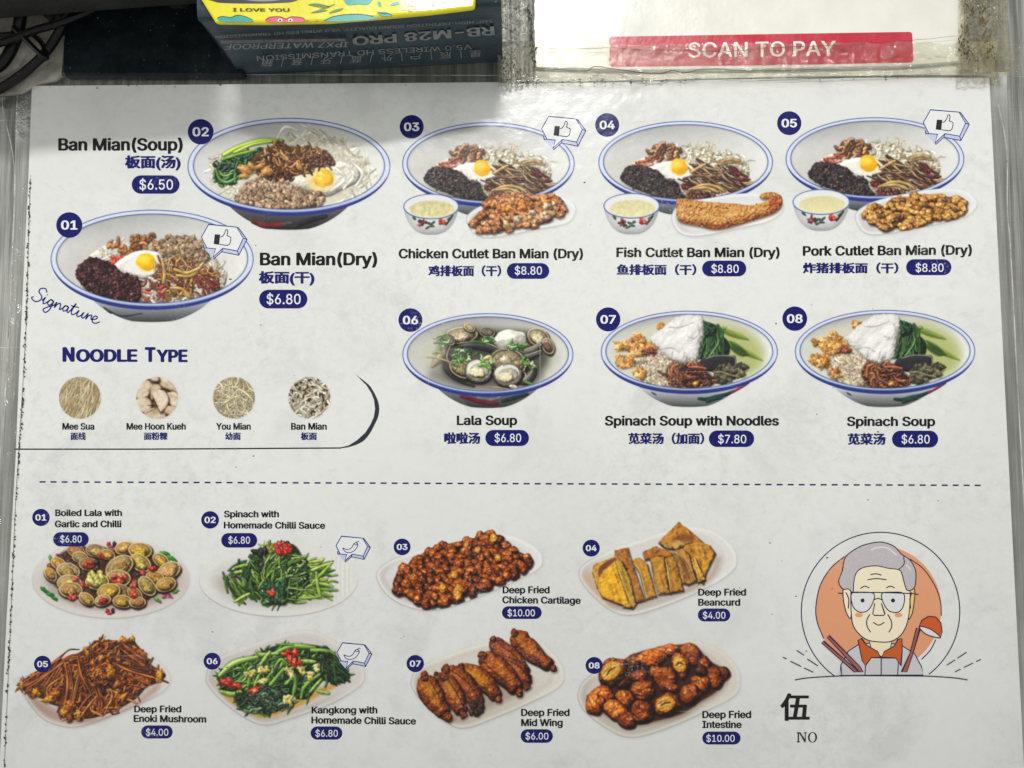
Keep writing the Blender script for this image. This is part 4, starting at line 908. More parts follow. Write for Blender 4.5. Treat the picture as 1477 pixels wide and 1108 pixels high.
Z14 = ZM(280, 900, 4.476)
@picture('printed photo of kangkong with red chilli and garlic on a long plate')
def pic_kangkong():
    cv = Canvas(292, 904, 532, 1052, 26)
    platter(cv, Z14([(75, 340), (110, 250), (230, 180), (430, 110), (620, 50), (760, 42), (880, 90), (1000, 180), (1085, 265), (1102, 335), (1070, 400), (900, 510), (620, 615), (460, 655), (330, 610), (180, 500), (90, 400)]), col=(214, 209, 205))
    cv.poly(Z14([(150, 350), (180, 450), (280, 540), (440, 610), (620, 560), (800, 470), (940, 390), (900, 380), (600, 480), (300, 440)]), (206, 160, 84), 'sauce', soft=3, tex=.1, cell=6)
    G = [(50, 96, 32), (34, 70, 30), (84, 134, 44), (24, 50, 28), (112, 156, 56)]
    LG = [(110, 160, 50), (140, 180, 70), (90, 140, 40)]
    reg = Z14([(155, 335), (260, 255), (400, 205), (530, 140), (800, 140), (910, 205), (995, 325), (960, 385), (830, 370), (740, 480), (640, 490), (600, 540), (480, 580), (350, 560), (275, 530), (300, 450), (190, 440), (160, 370)])
    cv.poly(reg, (28, 52, 26), 'kangkong', soft=1.5, dome=8, tex=.3, cell=5)
    cv.squiggles(reg, 190, 24, 3.4, G[:4], 'kangkong', ang=-.6, jit=1.0, curl=.6, spec=.5, ao=.7, amb=.3, taper=.8)
    cv.squiggles(Z14([(180, 330), (300, 250), (560, 200), (620, 300), (480, 400), (300, 420)]), 90, 24, 3, LG + G[:2] + G[:2], 'kangkong', ang=-.9, jit=.9, curl=.6, spec=.5, ao=.6, taper=.7)
    for q, w in (([(165, 335), (260, 255), (410, 215)], 8), ([(530, 185), (640, 145), (780, 155)], 7), ([(530, 132), (640, 135)], 2.6), ([(405, 180), (440, 200), (540, 190)], 6), ([(430, 260), (490, 180)], 5), ([(690, 240), (780, 245)], 6), ([(760, 170), (860, 180), (920, 220)], 7), ([(640, 460), (655, 390), (650, 330)], 6), ([(690, 480), (720, 400), (850, 300)], 5), ([(750, 440), (820, 360)], 5), ([(480, 410), (540, 340), (580, 290)], 6), ([(180, 440), (250, 455), (300, 440)], 7), ([(350, 400), (360, 340)], 6), ([(390, 400), (420, 330)], 5), ([(330, 560), (430, 570), (460, 590)], 6), ([(800, 435), (870, 450)], 5), ([(520, 280), (560, 230), (600, 260)], 4)):
        cv.strand(Z14(q), w, cv.R.choice(LG), 'kangkong', spec=.4, amb=.42, ao=.5)
    cv.squiggles(Z14([(820, 210), (900, 215), (985, 320), (950, 380), (850, 360)]), 60, 22, 3.4, [(24, 44, 30), (40, 74, 36), (56, 100, 48), (18, 34, 26)], 'kangkong', ang=1.1, jit=.4, spec=.4, ao=.5)
    cv.squiggles(Z14([(290, 470), (420, 420), (580, 420), (600, 530), (480, 570), (300, 530)]), 130, 17, 3.2, [(20, 46, 28), (30, 64, 36), (54, 96, 58), (14, 30, 20), (90, 130, 90)], 'kangkong', ang=.2, jit=.9, spec=.4, ao=.5)
    GC = [(224, 206, 120), (206, 190, 100), (232, 220, 150)]
    for reg2, n in (([(420, 280), (480, 270), (480, 300), (420, 310)], 7), ([(320, 320), (390, 300), (390, 330), (330, 340)], 8), ([(600, 290), (650, 290), (640, 340), (605, 335)], 6), ([(670, 280), (720, 290), (720, 330), (680, 310)], 5), ([(735, 310), (770, 300), (760, 370), (735, 360)], 6), ([(780, 260), (810, 260), (790, 300)], 4), ([(570, 470), (650, 480), (640, 520), (580, 510)], 8), ([(420, 370), (470, 350), (460, 390)], 4)):
        cv.lumps(Z14(reg2), n, 3, GC, 'garlic', spec=.35, amb=.55, ao=.35, irr=.25)
    for x, y, r, a in ((590, 195, 6, 0), (655, 185, 7, 1.3), (620, 230, 7, 1.2), (650, 250, 7, 1.3), (685, 250, 5, 1.2), (610, 180, 5, .5), (200, 375, 8, .4), (240, 390, 9, .3), (280, 400, 7, .5), (390, 430, 9, -.5), (230, 370, 6, .6), (430, 290, 1, 0)):
        cv.lump(*Z14(x, y), r, r * .6, a, cv.R.choice([(196, 36, 26), (214, 56, 36)]), 'red_chilli', irr=.15, bump=.5, spec=.7, gloss=24, ao=.4)
    cv.lump(*Z14(395, 435), 5, 3, -.5, (206, 110, 60), 'red_chilli', spec=.5)
    return cv

Z15 = ZM(570, 900, 5.275)
@picture('printed photo of a row of deep fried chicken mid wings on a long plate')
def pic_wings():
    cv = Canvas(590, 902, 820, 1056, 27)
    platter(cv, Z15([(120, 430), (180, 330), (430, 220), (720, 130), (900, 90), (1080, 120), (1220, 240), (1285, 370), (1250, 475), (1050, 590), (740, 725), (540, 793), (420, 770), (270, 660), (145, 520)]), col=(220, 214, 205), warm=(180, 150, 120))
    cv.poly(Z15([(190, 480), (230, 620), (400, 740), (560, 720), (830, 600), (1010, 500), (1040, 420), (900, 400), (500, 500)]), (120, 90, 70), 'plate', soft=8, alpha=.45, keep=True)
    def wing(q, w, c, hl=None, name='chicken_wing'):
        w = w * 1.30
        D = catmull(Z15(q), False, 5); n = len(D) - 1
        T = np.gradient(D, axis=0); T /= np.linalg.norm(T, axis=1)[:, None]
        N = np.stack([-T[:, 1], T[:, 0]], -1)
        def prof(t): return w / 2 * np.interp(t, [0, .08, .3, .55, .8, .93, 1], [.45, .72, 1, .98, .70, .52, .30])
        L = [tuple(D[i] + N[i] * prof(i / n) * cv.R.uniform(.93, 1.07)) for i in range(0, n + 1, 2)]
        R2 = [tuple(D[i] - N[i] * prof(i / n) * cv.R.uniform(.93, 1.07)) for i in range(n - (n % 2), -1, -2)]
        a = math.atan2(D[-1][1] - D[0][1], D[-1][0] - D[0][0])
        g = np.array(c, float) / np.array((168, 84, 34.))
        ramp = [np.array(v) * (g * .5 + .5) for v in FRIED]
        cv.form(L + R2, ramp, name, W=w * .58, tex=.42, cell=8, irr=.9, ao=1, streak=(a, 22, 3.4), lift=.06, spec=.4)
        # skin: lit plump middle, dark folded seam
        ci = int(n * .42)
        if hl is not None or cv.R.random() < .9:
            X, Y = D[ci] - N[ci] * w * .05
            hc = np.array(hl if hl is not None else (200, 116, 40), float)
            bx = cv.box(X - w * 1.6, Y - w * 1.6, X + w * 1.6, Y + w * 1.6)
            u = (bx[4] - X) * math.cos(a) + (bx[5] - Y) * math.sin(a); v = -(bx[4] - X) * math.sin(a) + (bx[5] - Y) * math.cos(a)
            m = smooth01(1.15 - np.sqrt((u / (w * .95)) ** 2 + (v / (w * .33)) ** 2)) * .62
            st = .5 + .5 * nat(u / 11 + 9, v / 1.6 + 9, cv.rs)
            cv.put(bx, m * (.35 + .65 * st), np.broadcast_to(hc, m.shape + (3,)), name)
        off = w * cv.R.uniform(.18, .3) * cv.R.choice([1, -1])
        cv.strand([tuple(D[i] + N[i] * off * (1 - abs(i / n - .5))) for i in range(2, n - 2, 3)], 1.1, (66, 28, 16), name, ao=.2, spec=0, alpha=.75)
        for P_, r in ((D[-1], w * .2), (D[0], w * .2)):
            cv.form([(P_[0] + r * cv.R.uniform(.7, 1.3) * math.cos(k), P_[1] + r * cv.R.uniform(.7, 1.3) * math.sin(k)) for k in range(6)], ramp, name, W=r, tex=1.1, cell=2.5, ao=.3, lift=-.06, spec=.6)
    wing([(905, 70), (960, 130), (1060, 230), (1210, 340)], 23, (176, 90, 36))
    wing([(745, 115), (800, 190), (920, 280), (1010, 400)], 20, (146, 62, 30), (180, 90, 46))
    wing([(790, 270), (880, 330), (960, 400), (1000, 480)], 22, (140, 64, 32), (186, 100, 40))
    wing([(665, 240), (740, 310), (850, 400), (950, 530)], 26, (168, 84, 34))
    wing([(505, 330), (600, 390), (710, 470), (790, 580)], 22, (176, 98, 36), (226, 170, 30))
    wing([(385, 345), (460, 410), (570, 510), (640, 640)], 26, (150, 72, 34), (176, 90, 40))
    wing([(310, 380), (350, 430)], 12, (130, 60, 30))
    wing([(370, 400), (410, 480), (470, 590), (520, 690)], 23, (172, 92, 36), (220, 156, 40))
    wing([(225, 400), (250, 480), (310, 600), (400, 710)], 26, (178, 96, 36), (218, 150, 40))
    cv.lumps(Z15([(580, 600), (660, 590), (650, 680), (580, 690)]), 16, 4, [(60, 34, 26), (44, 28, 24)], 'chicken_wing', spec=.3)
    return cv

Z16 = ZM(820, 900, 4.923)
@picture('printed photo of deep fried intestine pieces on a long plate')
def pic_intestine():
    cv = Canvas(830, 918, 1074, 1068, 28)
    platter(cv, Z16([(65, 490), (110, 400), (250, 310), (500, 200), (740, 125), (900, 112), (1080, 185), (1195, 300), (1222, 400), (1185, 505), (1000, 610), (760, 720), (540, 795), (400, 803), (270, 745), (130, 640), (75, 560)]), col=(216, 208, 200), warm=(180, 150, 130))
    reg = Z16([(130, 520), (220, 460), (250, 280), (380, 260), (500, 200), (760, 150), (900, 160), (1000, 260), (1130, 350), (1060, 470), (940, 550), (800, 640), (620, 690), (460, 720), (360, 690), (260, 640)])
    cv.poly([(x + 1, y + 3) for x, y in reg], (100, 66, 50), 'fried_intestine', soft=6, alpha=.6)
    cv.poly(reg, (62, 30, 20), 'fried_intestine', soft=2, tex=.3, cell=5)
    C = [(160, 78, 32), (178, 92, 36), (140, 62, 30), (190, 108, 44)]
    def piece(x, y, rx, ry, a, c=None, hole=None):
        c = np.array(c or cv.R.choice(C), float); rx, ry = rx / 4.923, ry / 4.923
        X, Y = Z16(x, y)
        g = c / np.array((150, 74, 30.)); ramp = [np.array(v) * np.clip(g * .8 + .2, .4, 1.2) for v in FRIED]
        def el(fx, fy, j, n=11, ox=0, oy=0):
            o = []
            for k in range(n):
                t = k * 6.283 / n; u = fx * rx * math.cos(t) * cv.R.uniform(1 - j, 1 + j) + ox; v = fy * ry * math.sin(t) * cv.R.uniform(1 - j, 1 + j) + oy
                o.append((X + u * math.cos(a) - v * math.sin(a), Y + u * math.sin(a) + v * math.cos(a)))
            return o
        cv.form(el(1, 1, .13), ramp, 'fried_intestine', W=min(rx, ry) * .95, tex=.62, cell=min(rx, ry) * .8, irr=.9, ao=.9, streak=(a + .5, 12, 2.6), lift=cv.R.uniform(-.02, .12), spec=.6)
        if hole:
            cv.form(el(.72, .66, .06, 11, -rx * .08, -ry * .1), [(90, 44, 14), (150, 84, 22), (190, 122, 32), (210, 150, 46), (226, 176, 76), (244, 214, 140)], 'fried_intestine', W=4, tex=.9, cell=3.4, irr=.5, ao=.35, streak=(a, 9, 1.8), lift=.12, spec=.4)
            p = [(X + u * rx * math.cos(a) - v * ry * math.sin(a), Y + u * rx * math.sin(a) + v * ry * math.cos(a)) for u, v in ((-.45, -.1), (-.1, -.22), (.3, -.08))]
            cv.strand(p, 1.8, (92, 46, 16), 'fried_intestine', ao=.3, spec=0)
        elif min(rx, ry) > 13.5:
            for kk in range(2):
                o = cv.R.uniform(-.4, .4)
                p = [(X + u * rx * math.cos(a) - v * ry * math.sin(a), Y + u * rx * math.sin(a) + v * ry * math.cos(a)) for u, v in ((-.6, o), (0, o + cv.R.uniform(-.3, .3)), (.6, o + .1))]
                cv.strand(p, 1.2, (80, 36, 18), 'fried_intestine', ao=.2, spec=0, alpha=.35)
    piece(860, 190, 70, 50, .3); piece(690, 190, 90, 45, -.2); piece(460, 260, 50, 50, .5, (96, 48, 36)); piece(590, 240, 110, 62, -.1)
    piece(880, 250, 60, 50, .5, (130, 60, 36)); piece(960, 290, 50, 60, .3, (120, 50, 30)); piece(1090, 350, 55, 50, .5, (90, 44, 30)); piece(1030, 380, 60, 85, -.3)
    piece(795, 295, 62, 92, -.3, hole=1, c=(160, 96, 40)); piece(385, 380, 70, 80, .2, (70, 36, 28)); piece(505, 370, 58, 46, -.3); piece(620, 340, 50, 45, 0, (130, 66, 34))
    piece(315, 335, 112, 88, -.75, hole=1, c=(170, 92, 38)); piece(690, 390, 80, 92, -.4); piece(935, 430, 70, 80, .4); piece(945, 330, 40, 40, 0, (60, 30, 24))
    piece(530, 470, 84, 74, -.3); piece(720, 450, 60, 34, .2, (150, 70, 36)); piece(860, 500, 72, 76, .7); piece(400, 530, 66, 60, .6); piece(230, 520, 100, 72, -.4); piece(190, 570, 70, 72, .6)
    piece(700, 575, 96, 82, -.35, hole=1, c=(168, 96, 40)); piece(530, 620, 88, 74, .3); piece(330, 610, 86, 66, .6); piece(420, 690, 66, 58, .2, (130, 56, 34)); piece(520, 650, 70, 50, .2)
    return cv

# --- noodle circles
def noodle_circle(cx, cy, kind):
    cv = Canvas(cx - 33, cy - 33, cx + 33, cy + 33, 40 + kind)
    r = 30.3
    def paint():
        sq = [(cx - 33, cy - 33), (cx + 33, cy - 33), (cx + 33, cy + 33), (cx - 33, cy + 33)]
        if kind == 0:
            cv.poly(sq, (150, 128, 84), 'noodles', smooth=False)
            for i in range(150):
                x = cx + cv.R.uniform(-36, 36); b = cv.R.uniform(-.2, .3) + (x - cx) * .004
                y = cy + cv.R.uniform(-30, 30); a = 2.0 - b * 2; L = 36
                cv.strand([(x - math.cos(a) * L, y - math.sin(a) * L), (x, y), (x + math.cos(a + b) * L, y + math.sin(a + b) * L)], 1.5, cv.R.choice([(214, 196, 156), (198, 178, 134), (226, 210, 172), (180, 158, 112)]), 'noodles', spec=.08, amb=.55, ao=.35)
        elif kind == 1:
            cv.poly(sq, (112, 82, 52), 'noodles', smooth=False, tex=.2, cell=6)
            SH = [(86, 60, 38), (140, 112, 84), (184, 162, 134), (210, 192, 168), (228, 214, 196), (244, 236, 224)]
            def sheet(q, lift=0, W=4):
                cv.form([(cx + x + cv.R.uniform(-1.2, 1.2), cy + y + cv.R.uniform(-1.2, 1.2)) for x, y in q], SH, 'noodles', W=W, tex=.55, cell=7, irr=.7, ao=.8, streak=(cv.R.uniform(0, 3), 20, 4), lift=lift, spec=.1)
            for q, l in (([(-34, -12), (-16, -26), (0, -22), (-8, -12), (-14, -2), (-28, 2)], -.02), ([(-2, -30), (14, -34), (34, -20), (30, -6), (16, -10), (4, -18)], .0), ([(-34, 4), (-18, -2), (-8, 4), (-10, 16), (-20, 22), (-34, 14)], .05),
                         ([(12, -6), (26, -8), (36, 2), (28, 14), (18, 10)], .02), ([(-18, 18), (-4, 14), (12, 18), (20, 26), (2, 34), (-16, 30)], -.08), ([(-10, -12), (-2, -20), (6, -14), (0, -2), (-8, 2)], -.12), ([(-6, -6), (6, -12), (16, -2), (14, 10), (6, 20), (0, 8)], .14), ([(14, 12), (28, 14), (24, 28), (12, 24)], -.04), ([(-14, -34), (0, -34), (4, -24), (-8, -24)], -.06)):
                sheet(q, l)
        elif kind == 2:
            cv.poly(sq, (176, 158, 116), 'noodles', smooth=False)
            cv.squiggles(sq, 240, 44, 1.9, [(224, 210, 172), (208, 192, 150), (234, 222, 190), (190, 170, 126)], 'noodles', curl=1.0, spec=.1, amb=.5, ao=.4)
        else:
            cv.poly(sq, (104, 82, 58), 'noodles', smooth=False)
            cv.squiggles(sq, 150, 30, 2.7, [(226, 214, 190), (206, 190, 160), (236, 228, 210)], 'noodles', curl=1.0, spec=.12, amb=.6, ao=.5)
            for i in range(26): cv.lump(cx + cv.R.uniform(-28, 28), cy + cv.R.uniform(-28, 28), 3, 1.4, cv.R.uniform(0, 3), (64, 46, 32), 'noodles', spec=0, ao=0)
    paint()
    bx = cv.box(cx - 40, cy - 40, cx + 40, cy + 40)
    d = np.sqrt((bx[4] - cx) ** 2 + (bx[5] - cy) ** 2)
    a, b, c, e = bx[:4]
    cv.A[c:e, a:b] *= smooth01((r - d) / .8 + .5)
    return cv
for _k, (_x, _l) in enumerate(((115.3, 'thin straight mee sua'), (226.7, 'torn flat mee hoon kueh'), (337.4, 'thin curly you mian'), (446.3, 'broad floury ban mian'))):
    PICS.append(('printed round photo of %s noodles' % _l, (lambda x=_x, k=_k: noodle_circle(x, 574, k))))
# ---------------------------------------------------------------- materials
K_INK = 1.02
def lin(c):
    c = np.asarray(c, float) / 255.0
    return np.where(c <= .04045, c / 12.92, ((c + .055) / 1.055) ** 2.4)
def L3(c): return tuple(float(v) * K_INK for v in lin(c)) + (1,)

class NT:
    def __init__(s, name):
        s.m = bpy.data.materials.new(name); s.m.use_nodes = True; s.t = s.m.node_tree
        s.b = s.t.nodes['Principled BSDF']; s.out = s.t.nodes['Material Output']
    def n(s, typ, **k):
        x = s.t.nodes.new(typ)
        for a, b in k.items():
            if a.startswith('i_'):
                key = a[2:]; key = int(key) if key.isdigit() else key.replace('_', ' ')
                if hasattr(b, 'is_linked') or hasattr(b, 'links'): s.t.links.new(b, x.inputs[key])
                else: x.inputs[key].default_value = b
            else: setattr(x, a, b)
        return x
    def l(s, a, b): s.t.links.new(a, b)
    def math(s, op, a, b=None, c=None, clamp=False):
        x = s.t.nodes.new('ShaderNodeMath'); x.operation = op; x.use_clamp = clamp
        for i, v in enumerate((a, b, c)):
            if v is None: continue
            if isinstance(v, (int, float)): x.inputs[i].default_value = v
            else: s.l(v, x.inputs[i])
        return x.outputs[0]
    def coord(s, scale=(1, 1, 1), rot=(0, 0, 0), loc=(0, 0, 0)):
        tc = s.t.nodes.new('ShaderNodeTexCoord'); mp = s.t.nodes.new('ShaderNodeMapping')
        s.l(tc.outputs['Object'], mp.inputs[0]); mp.inputs['Scale'].default_value = scale; mp.inputs['Rotation'].default_value = rot; mp.inputs['Location'].default_value = loc
        return mp.outputs[0]
    def noise(s, vec, scale, detail=3, rough=.55, dist=0):
        x = s.t.nodes.new('ShaderNodeTexNoise'); s.l(vec, x.inputs['Vector'])
        x.inputs['Scale'].default_value = scale; x.inputs['Detail'].default_value = detail; x.inputs['Roughness'].default_value = rough; x.inputs['Distortion'].default_value = dist
        return x.outputs['Fac']
    def rng(s, v, a, b, c=0, d=1, smooth=True):
        x = s.t.nodes.new('ShaderNodeMapRange'); x.interpolation_type = 'SMOOTHSTEP' if smooth else 'LINEAR'
        s.l(v, x.inputs[0])
        for i, q in zip((1, 2, 3, 4), (a, b, c, d)): x.inputs[i].default_value = q
        return x.outputs[0]
    def mix(s, f, a, b, mode='MIX'):
        x = s.t.nodes.new('ShaderNodeMix'); x.data_type = 'RGBA'; x.blend_type = mode
        for key, v in ((0, f), (6, a), (7, b)):
            if isinstance(v, (int, float)): x.inputs[key].default_value = v
            elif isinstance(v, tuple): x.inputs[key].default_value = v if len(v) == 4 else v + (1,)
            else: s.l(v, x.inputs[key])
        return x.outputs[2]
    def bump(s, h, dist, strength=1.0, nrm=None):
        x = s.t.nodes.new('ShaderNodeBump'); s.l(h, x.inputs['Height']); x.inputs['Distance'].default_value = dist; x.inputs['Strength'].default_value = strength
        if nrm is not None: s.l(nrm, x.inputs['Normal'])
        return x.outputs[0]

PAPER = (.755, .76, .75)
def print_mat(name, color=None):
    """print under laminating film: the colour (or the colour attribute) over the mottled paper, with the film's wear"""
    t = NT(name); b = t.b
    v = t.coord()
    # paper ground: faint marbled grey clouds printed on the sheet
    m1 = t.noise(v, 26, 6, .62, .6); m2 = t.noise(v, 95, 5, .6, .4); m3 = t.noise(v, 7, 3, .5, .3)
    pc = t.mix(t.rng(m1, .50, .72), PAPER, (.66, .665, .655))
    pc = t.mix(t.rng(m2, .54, .74, 0, .35), pc, (.63, .635, .625))
    pc = t.mix(t.rng(m3, .42, .70, 0, .6), pc, (.70, .70, .69))
    m4 = t.noise(v, 240, 7, .72, .5); m5 = t.rng(t.noise(t.coord(loc=(6, 1, 0)), 13, 4, .6), .40, .62, .25, 1)
    pc = t.mix(t.math('MULTIPLY', t.rng(m4, .46, .66), t.math('MULTIPLY', m5, .5)), pc, (.60, .605, .59))
    pc = t.mix(t.math('MULTIPLY', t.rng(m4, .44, .34), t.math('MULTIPLY', m5, .5)), pc, (.80, .805, .80))
    vein = t.noise(v, 16, 7, .62, 1.6)
    vd = t.math('ABSOLUTE', t.math('SUBTRACT', vein, .5))
    pc = t.mix(t.math('MULTIPLY', t.rng(vd, .0, .022, 1, 0), t.rng(m1, .45, .65, 0, .20)), pc, (.50, .505, .50))
    if color is None:
        col, alpha = pc, None
    elif color == 'ATTR':
        a = t.t.nodes.new('ShaderNodeAttribute'); a.attribute_name = 'Col'
        col = t.mix(a.outputs['Alpha'], pc, a.outputs['Color'])
    else:
        col = color if len(color) == 4 else color + (1,)
    # hairline scratches and rubbed patches in the film: they scatter white over the print
    s1 = t.noise(t.coord((12, 900, 1), (0, 0, .55)), 1, 2, .5); s2 = t.noise(t.coord((14, 1100, 1), (0, 0, -1.0), (3, 1, 0)), 1, 2, .5); s3 = t.noise(t.coord((800, 9, 1), (0, 0, .12), (7, 5, 0)), 1, 2, .5)
    patch = t.rng(t.noise(v, 19, 3, .6), .50, .68)
    patch2 = t.rng(t.noise(t.coord(loc=(4, 2, 0)), 14, 3, .6), .48, .66)
    sc = t.math('ADD', t.math('MULTIPLY', t.rng(s1, .70, .76), patch), t.math('MULTIPLY', t.rng(s2, .70, .77), patch2))
    sc = t.math('ADD', sc, t.math('MULTIPLY', t.rng(s3, .73, .78), .6), clamp=True)
    rub = t.math('MULTIPLY', t.rng(t.noise(v, 900, 3, .7), .50, .66), t.rng(t.noise(t.coord(loc=(9, 3, 0)), 24, 4, .6), .53, .66))
    wear = t.math('MULTIPLY', t.math('ADD', t.math('MULTIPLY', sc, .26), t.math('MULTIPLY', rub, .22), clamp=True), 1.0)
    col = t.mix(wear, col, (.74, .745, .75))
    # specks, smears and greasy dirt
    sp = t.math('MULTIPLY', t.rng(t.noise(v, 620, 2, .5), .755, .79), t.rng(t.noise(t.coord(loc=(2, 8, 0)), 30, 2), .5, .62))
    col = t.mix(t.math('MULTIPLY', sp, .6), col, (.12, .115, .10))
    dk = t.rng(t.noise(t.coord((1, 1, 1), loc=(5, 5, 0)), 38, 7, .72, .8), .62, .74, 0, .22)
    col = t.mix(dk, col, (.30, .295, .27))
    for q in (b.inputs['Base Color'],):
        if isinstance(col, tuple): q.default_value = col
        else: t.l(col, q)
    b.inputs['Roughness'].default_value = .62
    b.inputs['Specular IOR Level'].default_value = .05
    b.inputs['Coat Weight'].default_value = 1.0
    b.inputs['Coat IOR'].default_value = 1.36
    rr = t.math('ADD', t.math('MULTIPLY', t.noise(v, 60, 4, .6), .22), t.math('ADD', .10, t.math('MULTIPLY', sc, .3)))
    t.l(rr, b.inputs['Coat Roughness'])
    h = t.math('ADD', t.math('MULTIPLY', t.noise(v, 420, 3, .6), .10), t.math('MULTIPLY', t.noise(v, 60, 2, .5), 1.0))
    h = t.math('SUBTRACT', h, t.math('MULTIPLY', sc, .03))
    t.l(t.bump(h, .0008, .8), b.inputs['Coat Normal'])
    return t.m

M_PAPER = print_mat('coated_paper')
M_PHOTO = print_mat('printed_photo', 'ATTR')
INK = {}
def ink(rgb):
    if rgb not in INK: INK[rgb] = print_mat('ink_%d_%d_%d' % rgb, L3(rgb))
    return INK[rgb]
NAVY, BLACK, WHITE = (10, 12, 96), (6, 6, 9), (228, 230, 236)

def plain(name, color, rough=.5, metal=0, var=.15, scale=120, bump=.0, bscale=300, spec=.5, stretch=(1, 1, 1), dust=0, coat=0):
    t = NT(name); b = t.b; v = t.coord(stretch)
    n = t.noise(v, scale, 5, .6)
    c = t.mix(t.rng(n, .3, .7), tuple(x * (1 - var) for x in color), tuple(min(1, x * (1 + var)) for x in color))
    if dust:
        d = t.math('MULTIPLY', t.rng(t.noise(t.coord(), 900, 2), .70, .76), dust)
        c = t.mix(d, c, (.45, .45, .42))
        c = t.mix(t.rng(t.noise(t.coord(loc=(1, 4, 2)), 40, 5, .7), .52, .8, 0, dust * .12), c, (.4, .4, .38))
    t.l(c, b.inputs['Base Color'])
    b.inputs['Metallic'].default_value = metal; b.inputs['Specular IOR Level'].default_value = spec
    b.inputs['Coat Weight'].default_value = coat
    t.l(t.rng(t.noise(v, scale * .7, 4), .3, .7, max(0, rough - .1), min(1, rough + .1)), b.inputs['Roughness'])
    if bump: t.l(t.bump(t.noise(v, bscale, 4, .6), bump), b.inputs['Normal'])
    return t.m

def steel_mat():   # scratched, greasy stainless counter top
    t = NT('brushed_steel'); b = t.b
    st = t.noise(t.coord((260, 9, 1), (0, 0, .10)), 1, 5, .65); st2 = t.noise(t.coord((1400, 14, 1), (0, 0, .16)), 1, 3, .6)
    cr = t.noise(t.coord((20, 700, 1), (0, 0, 1.25)), 1, 2, .5); cl = t.noise(t.coord(), 18, 5, .6)
    c = t.mix(t.rng(st, .3, .7), (.17, .172, .16), (.38, .382, .365))
    c = t.mix(t.rng(st2, .5, .75, 0, .5), c, (.62, .62, .60))
    c = t.mix(t.rng(cl, .45, .75, 0, .6), c, (.22, .215, .185))
    c = t.mix(t.rng(cr, .70, .76, 0, .6), c, (.75, .76, .76))
    t.l(c, b.inputs['Base Color']); b.inputs['Metallic'].default_value = .75
    t.l(t.rng(st, .3, .7, .30, .50), b.inputs['Roughness'])
    t.l(t.bump(t.math('ADD', t.math('MULTIPLY', st2, .4), t.math('MULTIPLY', cr, .3)), .0002), b.inputs['Normal'])
    return t.m
M_STEEL = steel_mat()

def film_mat(name, tint=(.97, .975, .96), cloud=.12, rough=.12, bscale=220, bdist=.0009, milky=(.62, .63, .58)):
    t = NT(name); b = t.b; v = t.coord()
    tr = t.n('ShaderNodeBsdfTransparent'); tr.inputs[0].default_value = tint + (1,)
    n = t.noise(v, bscale, 5, .65, .8); n2 = t.noise(v, bscale * .22, 4, .6, .5)
    nb = t.bump(t.math('ADD', n, t.math('MULTIPLY', n2, 2.5)), bdist)
    gl = t.n('ShaderNodeBsdfGlossy'); gl.inputs['Roughness'].default_value = rough; gl.inputs[0].default_value = (1, 1, 1, 1); t.l(nb, gl.inputs['Normal'])
    df = t.n('ShaderNodeBsdfDiffuse'); df.inputs[0].default_value = milky + (1,)
    fr = t.n('ShaderNodeFresnel'); fr.inputs[0].default_value = 1.5
    m1 = t.n('ShaderNodeMixShader'); t.l(t.rng(n2, .42, .75, cloud * .3, cloud * 1.6), m1.inputs[0]); t.l(tr.outputs[0], m1.inputs[1]); t.l(df.outputs[0], m1.inputs[2])
    m2 = t.n('ShaderNodeMixShader'); t.l(t.math('MULTIPLY', fr.outputs[0], 1.3, clamp=True), m2.inputs[0]); t.l(m1.outputs[0], m2.inputs[1]); t.l(gl.outputs[0], m2.inputs[2])
    t.l(m2.outputs[0], t.out.inputs['Surface'])
    return t.m

# ---------------------------------------------------------------- flat print geometry
def flat(name, pts, z, mat, parent):                       # filled outline on the sheet
    vs = [V(x, y, z) for x, y in pts]
    return mesh(name, vs, [list(range(len(vs)))[::-1]], mat, parent)
def multi(name, polys, z, mat, parent):
    vs, fs = [], []
    for p in polys:
        k = len(vs); vs += [V(x, y, z) for x, y in p]; fs.append(list(range(k, k + len(p)))[::-1])
    return mesh(name, vs, fs, mat, parent)
def ribbon_geo(pts, w, closed=False, taper=0):
    p = [np.array(q, float) for q in pts]; n = len(p); out = []
    for i in range(n):
        a = p[(i - 1) % n] if (i > 0 or closed) else p[i]; b = p[(i + 1) % n] if (i < n - 1 or closed) else p[i]
        t = b - a; t = t / (np.linalg.norm(t) + 1e-9); nn = np.array((-t[1], t[0]))
        k = 1.0
        if 0 < i < n - 1 or closed:
            t1 = p[i] - p[(i - 1) % n]; t1 = t1 / (np.linalg.norm(t1) + 1e-9)
            k = 1 / max(.5, abs(t1[0] * t[0] + t1[1] * t[1]))
        ww = w * (1 - taper * abs(2 * i / max(1, n - 1) - 1) ** 2)
        out.append((p[i] + nn * ww / 2 * k, p[i] - nn * ww / 2 * k))
    return out
def lines(name, paths, w, z, mat, parent, closed=False, smooth=False, taper=0):
    vs, fs = [], []
    for pts in paths:
        q = catmull(pts, closed, 5) if smooth else pts
        g = ribbon_geo(q, w, closed, taper); k = len(vs)
        for a, b in g: vs += [V(a[0], a[1], z), V(b[0], b[1], z)]
        m = len(g)
        for i in range(m if closed else m - 1):
            j = (i + 1) % m
            fs.append((k + 2 * i, k + 2 * j, k + 2 * j + 1, k + 2 * i + 1))
    return mesh(name, vs, fs, mat, parent)

